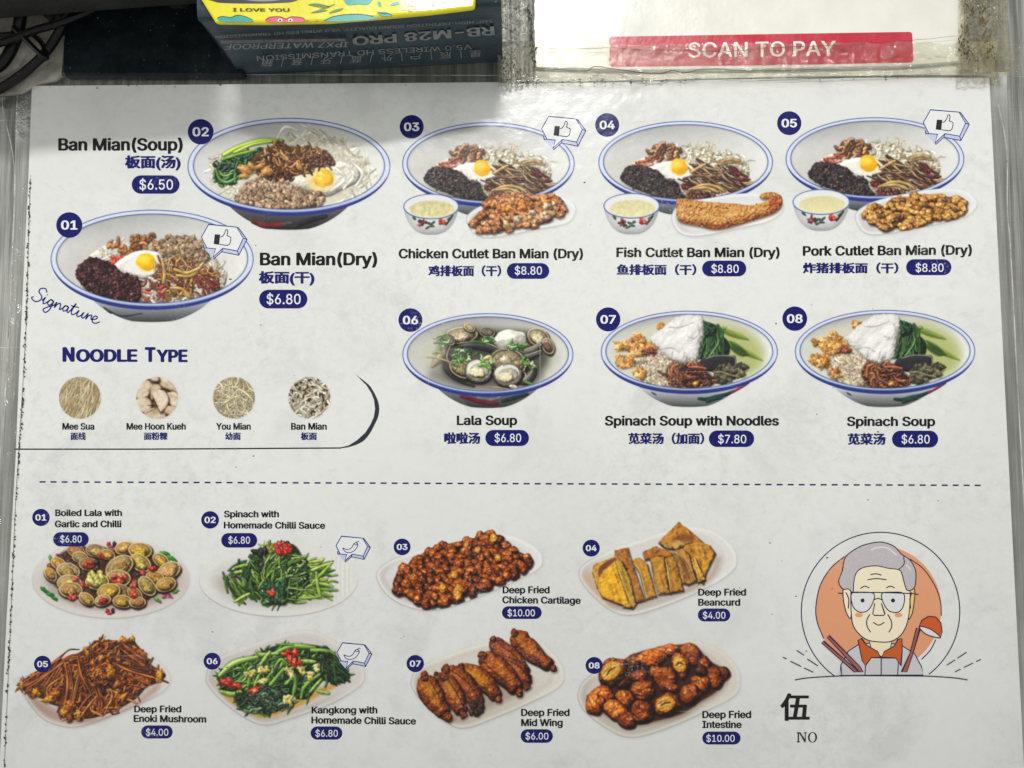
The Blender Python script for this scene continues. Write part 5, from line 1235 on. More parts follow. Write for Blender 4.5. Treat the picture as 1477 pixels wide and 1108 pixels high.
FONT = None
try:                                                        # the sans typeface that ships inside Blender itself
    import os
    FONT = bpy.data.fonts.load(os.path.join(bpy.utils.system_resource('DATAFILES', path='fonts'), 'Inter.woff2'))
except Exception:
    FONT = None
from mathutils.geometry import interpolate_bezier, delaunay_2d_cdt
def _area(p): return .5 * sum(p[i][0] * p[(i + 1) % len(p)][1] - p[(i + 1) % len(p)][0] * p[i][1] for i in range(len(p)))
def glyphs(body):
    """outline type as triangles; overlapping strokes of a letter are filled one by one so that none cancels another"""
    c = bpy.data.curves.new('type', 'FONT'); c.body = body
    if FONT is not None and all(ord(ch) < 256 for ch in body): c.font = FONT
    o = bpy.data.objects.new('type', c); COL.objects.link(o)
    dg = bpy.context.evaluated_depsgraph_get(); oe = o.evaluated_get(dg)
    cu = oe.to_curve(dg)
    cont = []
    for sp in cu.splines:
        b = sp.bezier_points; n = len(b); q = []
        for i in range(n):
            p0, p1 = b[i], b[(i + 1) % n]
            d1 = (p0.handle_right - p0.co).length + (p1.handle_left - p1.co).length
            ln = (p1.co - p0.co).length
            straight = d1 < 1e-6 or abs((p0.handle_right - p0.co).cross(p1.co - p0.co).z) + abs((p1.handle_left - p1.co).cross(p1.co - p0.co).z) < 1e-6
            k = 2 if straight else 6
            q += [(v.x, v.y) for v in interpolate_bezier(p0.co, p0.handle_right, p1.handle_left, p1.co, k)[:-1]]
        r = [q[0]]
        for v in q[1:]:
            if abs(v[0] - r[-1][0]) + abs(v[1] - r[-1][1]) > 1e-5: r.append(v)
        if len(r) > 2 and abs(_area(r)) > 1e-6: cont.append(r)
    oe.to_curve_clear(); bpy.data.objects.remove(o); bpy.data.curves.remove(c)
    pts, edg = [], []
    for p in cont:
        k = len(pts); pts += [Vector(v) for v in p]; edg += [(k + a, k + (a + 1) % len(p)) for a in range(len(p))]
    vo, eo, fo, *_ = delaunay_2d_cdt(pts, edg, [], 0, 1e-6)
    co = np.array([(v.x, v.y, 0) for v in vo], float); tri = np.array([tuple(f) for f in fo])
    a, b, c = co[tri[:, 0], :2], co[tri[:, 1], :2], co[tri[:, 2], :2]
    cen = (a + b + c) / 3
    A = np.array([tuple(pts[e[0]]) for e in edg]); B = np.array([tuple(pts[e[1]]) for e in edg])
    y = cen[:, 1][:, None]; x = cen[:, 0][:, None]
    up = (A[:, 1] <= y) & (B[:, 1] > y); dn = (A[:, 1] > y) & (B[:, 1] <= y)
    den = np.where(np.abs(B[:, 1] - A[:, 1]) < 1e-12, 1, B[:, 1] - A[:, 1])
    xi = A[:, 0] + (y - A[:, 1]) / den * (B[:, 0] - A[:, 0])
    wn = ((up & (xi > x)).astype(int) - (dn & (xi > x)).astype(int)).sum(1)
    cr = (b[:, 0] - a[:, 0]) * (c[:, 1] - a[:, 1]) - (b[:, 1] - a[:, 1]) * (c[:, 0] - a[:, 0])
    keep = (wn != 0) & (np.abs(cr) > 1e-9)
    tri = tri[keep]; cr = cr[keep]
    tri = np.where((cr < 0)[:, None], tri[:, [0, 2, 1]], tri)
    return co, [tuple(int(q) for q in t) for t in tri], np.zeros(len(co), int)
_CAP = {}
def cap_height(body):
    k = all(ord(ch) < 256 for ch in body)
    if k not in _CAP:
        _CAP[k] = glyphs('H')[0][:, 1].max() if k else .727
    return _CAP[k]
def text(name, body, org, ux, uy, to3d, mat, parent, bold=.0, fitw=None, caph=None, bbox_h=None, slant=0, zdir=None):
    """org: start of the baseline; ux: full run of the line; uy: height of a capital; to3d maps layout to space"""
    co, faces, glay = glyphs(body); n = len(co)
    hb = bold
    # a bolder cut: the outline swept a little round itself
    offs = [(0, 0)] if hb < .003 else [(0, 0)] + [(hb * math.cos(a), hb * .5 * math.sin(a)) for a in [k * math.pi / 4 for k in range(8)]]
    co = np.concatenate([co[:, :] + np.array((dx, dy, 0)) for dx, dy in offs]); lay = np.repeat(np.arange(len(offs)), n) * 3 + np.tile(glay, len(offs))
    x0, x1 = co[:, 0].min(), co[:, 0].max()
    if bbox_h: y0, y1 = co[:, 1].min(), co[:, 1].max()
    else:
        ch_ = cap_height(body); y0, y1 = -bold * .5, ch_ + bold * .5
    u = (co[:, 0] - x0) / (x1 - x0); v = (co[:, 1] - y0) / (y1 - y0)
    px = org[0] + u * ux[0] + v * uy[0] + slant * v; py = org[1] + u * ux[1] + v * uy[1]
    X, Y, Z = to3d(px, py)
    out = np.stack([X, Y, Z + 0 * X], 1)
    up_ = np.array(zdir, float) if zdir is not None else np.array((0, 0, 1.))
    out = out + up_[None, :] * (lay * 1.2e-7)[:, None]
    me = bpy.data.meshes.new(name)
    me.from_pydata(out.tolist(), [], [tuple(i + k * n for i in f) for k in range(len(offs)) for f in faces]); me.update()
    return link(name, me, mat, parent)

# ================================================================ the place
# --- table
tz = -.0014
def slab(name, pts, z0, z1, mat, parent=None, bevel=.0, ztop=None):
    """prism whose top outline is seen at the given places; walls go straight down"""
    top = [V(x, y, z1) for x, y in pts]; n = len(top)
    vs = top + [Vector((v.x, v.y, z0)) for v in top]
    fs = [list(range(n))[::-1], [n + i for i in range(n)]] + [(i, (i + 1) % n, n + (i + 1) % n, n + i) for i in range(n)]
    o = mesh(name, vs, fs, mat, parent)
    if bevel:
        b = o.modifiers.new('bevel', 'BEVEL'); b.width = bevel; b.segments = 3; b.limit_method = 'ANGLE'
    bm_fix(o.data)
    return o
def bm_fix(me):
    import bmesh
    bm = bmesh.new(); bm.from_mesh(me); bmesh.ops.recalc_face_normals(bm, faces=bm.faces); bm.to_mesh(me); bm.free()

tb = mesh('table', [(-.9, -.6, tz), (.9, -.6, tz), (.9, .6, tz), (-.9, .6, tz), (-.9, -.6, tz - .02), (.9, -.6, tz - .02), (.9, .6, tz - .02), (-.9, .6, tz - .02)],
          [(0, 1, 2, 3), (7, 6, 5, 4), (0, 4, 5, 1), (1, 5, 6, 2), (2, 6, 7, 3), (3, 7, 4, 0)], M_STEEL)
tag(tb, kind='structure')

# --- the laminated menu
menu = empty('laminated_menu')
tag(menu, 'large laminated white food menu sheet printed with numbered noodle dishes and prices', 'menu')
def le(y): return 46 - .0477 * (y - 124)
def re_(y): return 1427 + .0503 * (y - 112)
paper_px = [(46, 124), (300, 122), (740, 118.5), (1100, 113.5), (1250, 112), (1427, 112), (re_(480), 480), (re_(900), 900), (re_(1132), 1132), (le(1136), 1136), (9, 900), (23, 650), (29.5, 490), (41, 255)]
slab('paper', paper_px, -.0004, 0, M_PAPER, menu)
M_FILM = film_mat('laminating_film', cloud=.05, rough=.14, bdist=.0002)
def film_ring():
    inner = paper_px
    outer = [(24, 106), (300, 107.5), (740, 109), (1100, 104), (1250, 102), (1452, 104), (1463, 480), (1488, 900), (1500, 1150), (-22, 1152), (-14, 900), (1, 650), (13, 480), (21, 255)]
    vs, fs = [], []
    R = random.Random(5); N = 26
    for k in range(len(inner)):
        a0, a1 = inner[k], inner[(k + 1) % len(inner)]; b0, b1 = outer[k], outer[(k + 1) % len(outer)]
        for i in range(N):
            t = i / N
            for j in range(7):
                q = j / 6
                x = (a0[0] * (1 - t) + a1[0] * t) * (1 - q) + (b0[0] * (1 - t) + b1[0] * t) * q
                y = (a0[1] * (1 - t) + a1[1] * t) * (1 - q) + (b0[1] * (1 - t) + b1[1] * t) * q
                z = .00012 - .0003 * q + R.uniform(0, .00003) * (q > .1) + .00022 * math.sin(x * .021 + y * .034) ** 4 * q
                vs.append(V(x, y, z))
    M = len(inner) * N
    for i in range(M):
        for j in range(6):
            a = i * 7 + j; b = ((i + 1) % M) * 7 + j
            fs.append((a, a + 1, b + 1, b))
    o = mesh('film_margin', vs, fs, M_FILM, menu, smooth=True)
    tag(o, 'clear laminating film edge beyond the paper')
    pr = [outer[i] for i in (9, 10, 11, 12, 13, 0, 1, 2)]
    M_EDGE = plain('film_cut_edge', (.5, .5, .47), .25, var=.5, scale=90)
    lines('film_edge', [[(x + math.sin(i) * .3, y) for i, (x, y) in enumerate(catmull(pr, False, 12))]], 1.1, -.0003, M_EDGE, menu)
    lines('film_edge', [[(1440, 150), (1452, 215), (1453, 300), (1457, 350), (1462, 440), (1468, 560), (1478, 740)]], 1.4, -.0002, M_EDGE, menu, smooth=True)
    lines('film_edge', [[(25, 130), (23, 200), (21, 300), (15, 420), (10, 520), (3, 650)]], .8, -.0002, M_EDGE, menu, smooth=True)
film_ring()
# blackened glue line along the left edge and on the upper edge
M_GRIME = plain('black_grime', (.045, .04, .032), .8, var=.4)
def grime(name, path, n, w, r, seed, z, parent, mat=M_GRIME, gap=.0):
    R = random.Random(seed); D = catmull(path, False, 20); polys = []
    for _ in range(n):
        t = R.random(); 
        if math.sin(t * 37 + seed) * math.sin(t * 91) > 1 - gap: continue
        i = int(t * (len(D) - 1)); x, y = D[i]; x += R.gauss(0, w); y += R.gauss(0, w) + R.uniform(-3, 3)
        q = r * R.uniform(.3, 1.3) ** 1.5; e = R.uniform(.7, 2.6); a = R.uniform(-.4, .4) + math.pi / 2
        if abs(D[-1][0] - D[0][0]) > abs(D[-1][1] - D[0][1]): a -= math.pi / 2
        pl = []
        for k in range(6):
            th = k * 1.047; rr = q * R.uniform(.6, 1.2)
            u, v = rr * e * math.cos(th), rr * math.sin(th)
            pl.append((x + u * math.cos(a) - v * math.sin(a), y + u * math.sin(a) + v * math.cos(a)))
        polys.append(pl)
    vs, fs = [], []
    for j, p in enumerate(polys):
        k = len(vs); zz = z + j * 2e-7; vs += [V(x, y, zz) for x, y in p]; fs.append(list(range(k, k + len(p)))[::-1])
    o = mesh(name, vs, fs, mat, parent)
    return tag(o, kind='stuff')
grime('grime', [(43.5, 255), (41, 330), (38.5, 420), (37, 480), (34, 560), (28, 640), (25, 700), (20, 790), (15, 900), (10, 1000), (6, 1110)], 520, .8, .95, 3, .00016, menu, gap=.35)
lines('grime_line', [[(43.5, 262), (40, 380), (37, 480), (27, 650), (22, 730), (15, 900), (6, 1108)]], .55, .00015, M_GRIME, menu, smooth=True)
grime('grime', [(48, 124.5), (300, 122.5), (740, 119), (1100, 114), (1420, 113)], 110, .6, .6, 4, .00016, menu, gap=.5)
R0 = random.Random(9)
grime('grime', [(60, 180), (500, 600), (900, 240), (1300, 700), (400, 1000), (1000, 660), (1150, 900), (1400, 300)], 70, 90, .7, 6, .00016, menu)

# --- dish pictures
def picture_parts(cv, z, parent, label, name='dish_picture'):
    h, w = cv.h, cv.w
    rgb = cv.rgb.reshape(h, SS, w, SS, 3).mean((1, 3)); A = cv.A.reshape(h, SS, w, SS).mean((1, 3)); ID = cv.ID[::SS, ::SS]
    linc = lin(np.clip(rgb, 0, 255)) * K_INK
    ys, xs = np.mgrid[0:h, 0:w]
    X, Y, Z = P(cv.x0 + xs + .5, cv.y0 + ys + .5, z)
    vid = np.arange(h * w).reshape(h, w)
    q = np.stack([vid[:-1, :-1], vid[1:, :-1], vid[1:, 1:], vid[:-1, 1:]], -1).reshape(-1, 4)
    Af = A.ravel()[q]; keep = Af.max(1) > .02
    q = q[keep]; Af = Af[keep]
    fid = ID.ravel()[q[np.arange(len(q)), Af.argmax(1)]]
    XYZ = np.stack([X, Y, Z], -1).reshape(-1, 3)
    C4 = np.concatenate([linc, A[..., None]], -1).reshape(-1, 4)
    fid[fid == 0] = cv.names.index('bowl') if 'bowl' in cv.names else (cv.names.index('plate') if 'plate' in cv.names else 1)
    base = 'bowl' if 'bowl' in cv.names else ('plate' if 'plate' in cv.names else cv.names[1])
    order = [base] + [n for n in cv.names[1:] if n != base]
    root = None
    for nm in order:
        f = q[fid == cv.names.index(nm)]
        if len(f) < 6: continue
        u, inv = np.unique(f.ravel(), return_inverse=True)
        me = bpy.data.meshes.new(name if nm == base else nm)
        me.vertices.add(len(u)); me.vertices.foreach_set('co', XYZ[u].astype(np.float32).ravel())
        me.loops.add(len(f) * 4); me.loops.foreach_set('vertex_index', inv.astype(np.int32).ravel())
        me.polygons.add(len(f)); me.polygons.foreach_set('loop_start', np.arange(0, len(f) * 4, 4, dtype=np.int32))
        me.update(calc_edges=True)
        at = me.color_attributes.new('Col', 'FLOAT_COLOR', 'POINT'); at.data.foreach_set('color', C4[u].astype(np.float32).ravel())
        o = link(name if nm == base else nm, me, M_PHOTO, parent if root is None else root)
        if root is None: root = o; tag(o, label)
    return root
for i, (lab, fn) in enumerate(PICS):
    cv = finish(fn())
    picture_parts(cv, 2.0e-5 + i * 1e-6, menu, lab, 'noodle_picture' if i >= 16 else 'dish_picture')

# --- lettering, badges, price tags
def onmenu(z):
    return lambda px, py: P(px, py, z)
ZT = 9e-5
def T(body, x0, x1, base, cap, col=BLACK, bold=.033, dy=0, name='dish_name', parent=menu, z=ZT):
    return text(name, body, (x0, base + .3), (x1 - x0, dy), (0, -cap * 1.10), onmenu(z), ink(col), parent, bold)
def TC(body, x0, x1, y0, y1, col=NAVY, bold=.052, dy=0, name='chinese_name', parent=menu, z=ZT):
    return text(name, body, (x0, y1), (x1 - x0, dy), (0, -(y1 - y0)), onmenu(z), ink(col), parent, bold, bbox_h=True)
def badge(cx, cy, r, num, w=None):
    b = flat('number_badge', ell(cx, cy, r, r * .985, 40), 5e-5, ink(NAVY), menu)
    w = w or r * 1.27; cap = r * .70
    text('numeral', num, (cx - w / 2, cy + cap / 2), (w, 0), (0, -cap), onmenu(ZT), ink(WHITE), b, .03)
def pill(x0, x1, y0, y1, price, tx0, tx1, base, cap=None, dy=0):
    r = (y1 - y0) / 2; c = (y0 + y1) / 2
    pts = ell(x1 - r, c, r, r, 14, -math.pi / 2, math.pi / 2) + [(x1 - r, c + r)] + ell(x0 + r, c, r, r, 14, math.pi / 2, 1.5 * math.pi) + [(x0 + r, c - r)]
    b = flat('price_tag', pts, 5e-5, ink(NAVY), menu)
    cap = cap or (y1 - y0) * .52
    text('price', price, (tx0, base), (tx1 - tx0, dy), (0, -cap), onmenu(ZT), ink(WHITE), b, .008)

T('Ban Mian(Soup)', 84, 263.5, 217, 16.2); TC('板面(汤)', 180, 260.5, 224, 246)
pill(190, 259, 253, 279.5, '$6.50', 201, 249.5, 273.6, 14.6)
T('Ban Mian(Dry)', 374.8, 544, 382.5, 16.6); TC('板面(干)', 373, 453.6, 391, 412)
pill(373.7, 443.3, 418, 445, '$6.80', 384.5, 433.6, 438.8, 14.6)
T('Chicken Cutlet Ban Mian (Dry)', 575, 841, 372.5, 12.6); TC('鸡排板面（干）', 617.6, 723, 382.6, 398.8)
pill(731, 792.3, 379.6, 402.3, '$8.80', 742.5, 781.7, 396.2, 11.8)
T('Fish Cutlet Ban Mian (Dry)', 889, 1124.6, 370.7, 12.6); TC('鱼排板面（干）', 889.4, 1004.5, 381, 397)
pill(1012.7, 1076.5, 376, 398.8, '$8.80', 1026, 1065.5, 393.7, 11.8)
T('Pork Cutlet Ban Mian (Dry)', 1158, 1402, 368.8, 12.8, dy=-1.6); TC('炸猪排板面（干）', 1158, 1296, 378.6, 394.6)
pill(1307, 1372.4, 374, 397, '$8.80', 1320.6, 1361, 392.2, 12)
T('Lala Soup', 658.8, 746, 613, 12.6); TC('啦啦汤', 640.5, 692.7, 623.6, 640.4)
pill(700, 763, 620.2, 643.5, '$6.80', 713.4, 751.7, 637.7, 12)
T('Spinach Soup with Noodles', 872.4, 1123.6, 613.7, 12.8); TC('苋菜汤（加面）', 906, 1015.8, 624.2, 641)
pill(1022.4, 1087.9, 621, 644.9, '$7.80', 1035.7, 1076.4, 639.5, 12.2)
T('Spinach Soup', 1221.6, 1349, 614.4, 12.4); TC('苋菜汤', 1222.6, 1277.4, 625, 641.8)
pill(1286.6, 1353.2, 621.3, 645.7, '$6.80', 1300.4, 1341, 639.8, 12.4)
for a in ((289.4, 190.2, 18.6, '02'), (99.9, 324.7, 18.8, '01'), (593.7, 183, 17.3, '03'), (875.8, 180.3, 17.3, '04'), (1138.4, 177.7, 17.5, '05'), (592, 461.8, 17.3, '06'), (877.2, 460.8, 17.6, '07'), (1146.4, 459.7, 17.9, '08'),
          (59, 746.5, 12.6, '01'), (303, 750, 12.8, '02'), (580, 789, 12.2, '03'), (852.8, 790.7, 12.4, '04'), (61.3, 958, 12.3, '05'), (306, 953.8, 12.4, '06'), (599, 957.3, 12.6, '07'), (857, 960, 12.4, '08')):
    badge(*a)
# noodle types
T('N', 90, 107.6, 521.7, 19.4, NAVY, .05, name='heading'); T('OODLE', 109.5, 198.3, 521.8, 16.6, NAVY, .045, name='heading')
T('T', 208.8, 224.5, 522, 19.6, NAVY, .05, name='heading'); T('YPE', 225.5, 270.6, 522.2, 16.6, NAVY, .045, name='heading')
for a in (('Mee Sua', 89.9, 136), ('Mee Hoon Kueh', 182.4, 268), ('You Mian', 311.7, 361.7), ('Ban Mian', 419.7, 471.3)):
    T(a[0], a[1], a[2], 619.6, 8.8, name='noodle_name')
for a in (('面线', 101.6, 123.8), ('面粉粿', 207.4, 241.7), ('幼面', 324.6, 347.2), ('板面', 433.7, 457)):
    TC(a[0], a[1], a[2], 623.6, 634.8, bold=.045)
sw = [(20, 647.2), (300, 647.6), (491, 647), (507, 644), (523, 637), (533, 626), (540.3, 612.7), (545.5, 601), (547, 590), (545.6, 580), (542, 571), (537, 562), (530.8, 554), (512.6, 540)]
si = [(528.6, 556), (535.5, 567), (539.4, 577), (541, 590), (539, 602), (534, 613), (527, 624), (515, 635), (503, 642.6), (491, 645.4), (300, 646), (20, 645.8)]
flat('swoosh_line', catmull(sw[2:], False, 4).tolist() + si[:10], 5e-5, ink((44, 46, 56)), menu)
lines('rule', [[(20, 648), (200, 648), (492, 646.3)]], 2.0, 5.2e-5, ink((40, 42, 54)), menu)
nd = 86
dash_mat = ink(NAVY)
for i in range(nd):
    x = 57 + i * 15.87; y = 695.2 + 5 * (x - 57) / 1358
    flat('dash', [(x, y - 1.1), (x + 8.6, y - 1.1 + .03), (x + 8.6, y + 1.1), (x, y + 1.1)], 5e-5, dash_mat, menu)
# bottom dishes
T('Boiled Lala with', 79.5, 176, 744.2, 8.6); T('Garlic and Chilli', 79, 175, 760.4, 8.8)
pill(76.6, 128, 767.7, 788.3, '$6.80', 86.8, 117.8, 782.6, 10)
T('Spinach with', 323, 402.3, 746, 8.7); T('Homemade Chilli Sauce', 322.7, 469, 762, 8.8, dy=.6)
pill(319, 371, 769, 790, '$6.80', 329.3, 360.6, 784.2, 10)
T('Deep Fried', 725, 792.8, 855.7, 9.2); T('Chicken Cartilage', 724.5, 837.6, 870, 9.2, dy=1)
pill(724, 781.3, 874.6, 893, '$10.00', 732, 771.5, 889, 9.8)
T('Deep Fried', 1007, 1076.2, 859, 9.2); T('Beancurd', 1007, 1067.8, 873.6, 9.2)
pill(1006.5, 1053.3, 877.8, 896.5, '$4.00', 1013.8, 1046.4, 892.5, 9.8)
T('Deep Fried', 193.5, 261.5, 1027.4, 9); T('Enoki Mushroom', 192.7, 297.4, 1041.2, 9.2, dy=1)
pill(203.6, 249, 1046.5, 1065.4, '$4.00', 210.5, 242.8, 1061.2, 9.8)
T('Kangkong with', 449.3, 544.3, 1029, 9.2); T('Homemade Chilli Sauce', 449, 600, 1043.4, 9.2, dy=1.6)
pill(448, 493.8, 1048, 1067, '$6.80', 455, 487.3, 1062.7, 9.8)
T('Deep Fried', 751.6, 821.6, 1032.7, 9.4); T('Mid Wing', 751.6, 811.7, 1047.3, 9.4)
pill(751, 797.5, 1052, 1071.6, '$6.00', 758, 791, 1066.8, 9.8)
T('Deep Fried', 1013, 1083.5, 1035.7, 9.6); T('Intestine', 1013, 1069.8, 1050, 9.4)
pill(1013, 1068.2, 1055.4, 1074, '$10.00', 1018.7, 1059.7, 1070, 9.8)

# handwriting
so, sa, ss = (46.5, 432.5), math.radians(20.5), 1.28
def sg(p): return [(so[0] + ss * (x * math.cos(sa) + y * math.sin(sa)), so[1] + ss * (x * math.sin(sa) - y * math.cos(sa))) for x, y in p]
lines('handwriting', [sg(p) for p in ([(12.5, 13.5), (9.5, 17), (4.5, 15), (4, 11), (8.5, 7.4), (8.6, 2.8), (3.8, -.6), (-1.5, 1.5), (0, 4)],
      [(10.5, 3), (12.8, 7.4), (12.2, 2), (13.8, .4), (17, 4), (20, 7.6), (23, 6.6), (19.6, 7.2), (17.4, 3.6), (19, .8), (22, 3), (23.2, 6.8), (22.2, -3), (18.6, -8.2), (15.2, -6), (18.5, -2), (25, 3), (26.8, 7), (26.2, .4), (28.2, 5), (31, 7.2), (32.2, 3.6), (32.4, .6), (35, 2.6), (38, 7), (41.4, 6.2), (37.6, 7), (35.6, 3.2), (37.4, .4), (40.2, 3), (41.2, 6.6), (41.2, 1.4), (43.6, 2), (47.8, 13.4), (46, 5), (46.6, .8), (49, .6), (52, 4), (53.4, 7.2), (52.8, 2), (54.8, .2), (57.8, 3.2), (59.2, 7), (58.8, 1.4), (61, 1), (63.4, 5.4), (64.4, 7.4), (64, .6), (65.6, 5), (68.6, 7.2), (69.4, 3), (71.2, 3), (74.8, 4.8), (75.4, 7.4), (72.6, 7.6), (70.8, 3.4), (72.8, 0), (76.4, .4), (80, 3.4)],
      [(13.6, 10.8), (14.2, 11.6)], [(43, 9.2), (52, 10)])], 1.7, ZT, ink((30, 34, 128)), menu, smooth=True)

# speech bubbles
BUB = [(781.3, 185.7), (791.4, 168), (830.6, 171.6), (840, 187), (831.7, 205), (811.3, 201.2), (797.5, 214), (801, 202.1), (788.8, 200.9)]
BACK = [(833, 172.5), (845, 188.7), (833.5, 211), (809.8, 206.2), (798.3, 216.3)]
def bubble(dx, dy, k, kind, skew=0):
    A = BUB[0]
    def f(p): return [(dx + (x - A[0]) * k, dy + (y - A[1]) * k + skew * (x - A[0])) for x, y in p]
    back = f([BUB[2]] + BACK + [BUB[6], BUB[8], BUB[0]])
    o = flat('speech_bubble', f([BUB[1], BUB[2]] + BACK[1:] + [(786.5, 203), BUB[0]]), 6e-5, ink((190, 195, 222)), menu)
    tag(o, 'speech bubble with %s' % ('a thumbs up' if kind == 'thumb' else 'a chilli pepper'))
    flat('bubble_face', f(BUB), 6.4e-5, ink((225, 226, 228)), o)
    lines('bubble_outline', [f(BUB)], 1.25, 7e-5, ink((38, 42, 120)), o, closed=True)
    lines('bubble_outline', [f([BUB[2]] + BACK + [BUB[6]]), f([BUB[4], BACK[2]]), f([BUB[5], BACK[3]]), f([BUB[3], BACK[1]]), f([BUB[8], (785, 201.5), (784, 196)])], 1.2, 7.2e-5, ink((38, 42, 120)), o)
    if kind == 'thumb':
        def g(p): return f([(x / 4.26 + 570, y / 4.26 + 150) for x, y in p])
        flat('cuff', g([(980, 135), (1012, 137), (1006, 198), (973, 193)]), 7.6e-5, ink((34, 34, 40)), o)
        lines('thumb', [g([(1012, 152), (1026, 148), (1040, 128), (1044, 108), (1054, 107), (1058, 120), (1053, 143), (1076, 153), (1075, 166), (1074, 178), (1068, 194), (1054, 202), (1008, 195)])], 1.2, 7.6e-5, ink((30, 30, 40)), o)
    else:
        q = 1 / k
        def g(p): return [(dx + (x - 1080) / 5.275 * k / .775, dy + (y - 355) / 5.275 * k / .775) for x, y in p]
        lines('chilli', [g([(1130, 372), (1148, 398), (1175, 408), (1215, 395), (1240, 365), (1246, 342), (1230, 332), (1214, 342), (1200, 368), (1170, 384), (1130, 372)]), g([(1232, 336), (1240, 326), (1256, 322)]), g([(1216, 342), (1228, 348), (1246, 346)])], 1.2, 7.6e-5, ink((50, 54, 118)), o, smooth=True)
bubble(781.3, 185.7, 1.0, 'thumb'); bubble(290.5, 342, 1.03, 'thumb', .005); bubble(1331.8, 177, 1.04, 'thumb', -.01)
bubble(484.7, 787.3, .775, 'chilli'); bubble(486, 941.3, .79, 'chilli')

# --- round emblem of the old cook
ZL = ZM(1100, 740, 3.01)
LN = (30, 28, 62)
emb = flat('emblem', catmull(ell(*ZL(504, 415), 90.4, 90.8, 40), True, 2).tolist(), 5e-5, ink((222, 154, 116)), menu)
tag(emb, 'line drawn emblem of a bespectacled old cook in an orange disc')
_lz = [5.4e-5]
def lz(): _lz[0] += 4e-6; return _lz[0]
def lf(name, p, c, smooth=True, line=True, w=1.5):
    q = ZL(p); q = catmull(q, True, 4).tolist() if smooth else q
    o = flat(name, q, lz(), ink(c), emb)
    if line: lines('outline', [q], w, lz(), ink(LN), emb, closed=True)
    return o
def ll(name, ps, w=1.5, c=LN, smooth=True): return lines(name, [ZL(p) for p in ps], w, lz(), ink(c), emb, smooth=smooth)
ring_ = [p for p in ell(512, 428, 344, 344, 120, math.radians(125), math.radians(415))]
ll('ring', [ring_], 1.5, smooth=False)
ll('disc_outline', [[(355, 190), (300, 235), (252, 310), (232, 400), (236, 470), (265, 545)], [(640, 200), (700, 245), (750, 320), (772, 385), (776, 446)], [(752, 550), (728, 596), (690, 636)]])
# lower edge: the disc ends behind the coat
lf('coat', [(335, 706), (340, 660), (372, 600), (415, 572), (500, 560), (600, 572), (660, 612), (690, 668), (698, 706)], (200, 197, 203), smooth=False)
ll('coat_fold', [[(340, 660), (344, 706)], [(448, 640), (444, 706)], [(590, 636), (586, 706)]])
lf('neck', [(462, 545), (562, 545), (556, 585), (515, 625), (470, 585)], (236, 222, 188), smooth=False)
lf('collar', [(414, 552), (430, 545), (452, 575), (500, 602), (512, 628), (472, 628), (446, 664), (432, 640)], (196, 92, 36), smooth=False)
lf('collar', [(605, 545), (588, 548), (572, 578), (528, 602), (516, 628), (578, 630), (600, 664), (606, 600)], (196, 92, 36), smooth=False)
ll('button_band', [[(515, 628), (515, 706)]])
lf('ear', [(350, 330), (368, 322), (384, 345), (384, 452), (366, 438), (352, 385)], (238, 226, 200))
lf('ear', [(632, 330), (652, 322), (661, 345), (656, 400), (648, 440), (632, 455)], (236, 196, 120))
lf('face', [(384, 330), (386, 450), (402, 505), (448, 548), (505, 560), (562, 556), (608, 520), (634, 450), (640, 330), (620, 240), (500, 215), (400, 240)], (238, 226, 200))
lf('hair', [(330, 298), (346, 252), (360, 192), (415, 150), (468, 132), (520, 127), (570, 145), (604, 180), (640, 205), (664, 250), (664, 300), (656, 328), (628, 336), (614, 300), (604, 262), (590, 246), (545, 240), (496, 230), (440, 236), (408, 258), (396, 300), (392, 345), (372, 330), (348, 330)], (188, 181, 186))
ll('hair_shine', [[(470, 160), (500, 150), (540, 152), (582, 182)], [(622, 226), (634, 234), (642, 248)]], 1.8, (222, 220, 224))
ll('hair_line', [[(612, 190), (614, 222), (590, 246)]])
lf('spectacle_lens', [(386, 350), (430, 344), (482, 350), (480, 385), (456, 424), (420, 430), (392, 405)], (222, 221, 225))
lf('spectacle_lens', [(518, 350), (560, 344), (612, 350), (612, 400), (590, 430), (550, 426), (524, 390)], (222, 221, 225))
ll('spectacle_frame', [[(386, 346), (500, 345), (660, 350)], [(328, 348), (350, 350)], [(660, 352), (677, 354)], [(481, 378), (500, 370), (521, 378)]], 1.5, smooth=False)
lf('pupil', ell(434, 380, 9, 9, 12), (26, 24, 50), smooth=False, line=False); lf('pupil', ell(566, 380, 9, 9, 12), (26, 24, 50), smooth=False, line=False)
lf('blush', ell(418, 443, 17, 10, 16), (228, 160, 120), smooth=False, line=False); lf('blush', ell(590, 443, 17, 10, 16), (228, 160, 120), smooth=False, line=False)
ll('features', [[(424, 328), (443, 318), (463, 325)], [(537, 325), (555, 318), (573, 325)], [(468, 268), (492, 264), (516, 270)], [(455, 290), (495, 285), (538, 290)], [(465, 440), (452, 468), (455, 495), (469, 518)], [(543, 440), (558, 468), (560, 495), (548, 518)], [(480, 475), (504, 487), (529, 475)], [(362, 345), (374, 375), (372, 415)], [(648, 345), (640, 372), (642, 415)]], 1.5)
ll('nose', [[(487, 392), (478, 438), (486, 445), (526, 445), (531, 438), (515, 392)]], 1.4, smooth=False)
lf('chopstick', [(280, 540), (288, 532), (424, 668), (436, 690), (420, 690)], (158, 98, 88), smooth=False, w=1.2); lf('chopstick', [(256, 564), (264, 556), (398, 672), (414, 690), (398, 690)], (158, 98, 88), smooth=False, w=1.2)
lf('ladle_handle', [(668, 500), (684, 500), (650, 620), (626, 690), (604, 690), (640, 610)], (168, 88, 66), smooth=False, w=1.3)
lf('ladle_bowl', [(680, 492), (692, 466), (720, 449), (752, 452), (774, 478), (779, 515), (773, 541), (730, 512)], (200, 88, 40), smooth=False)
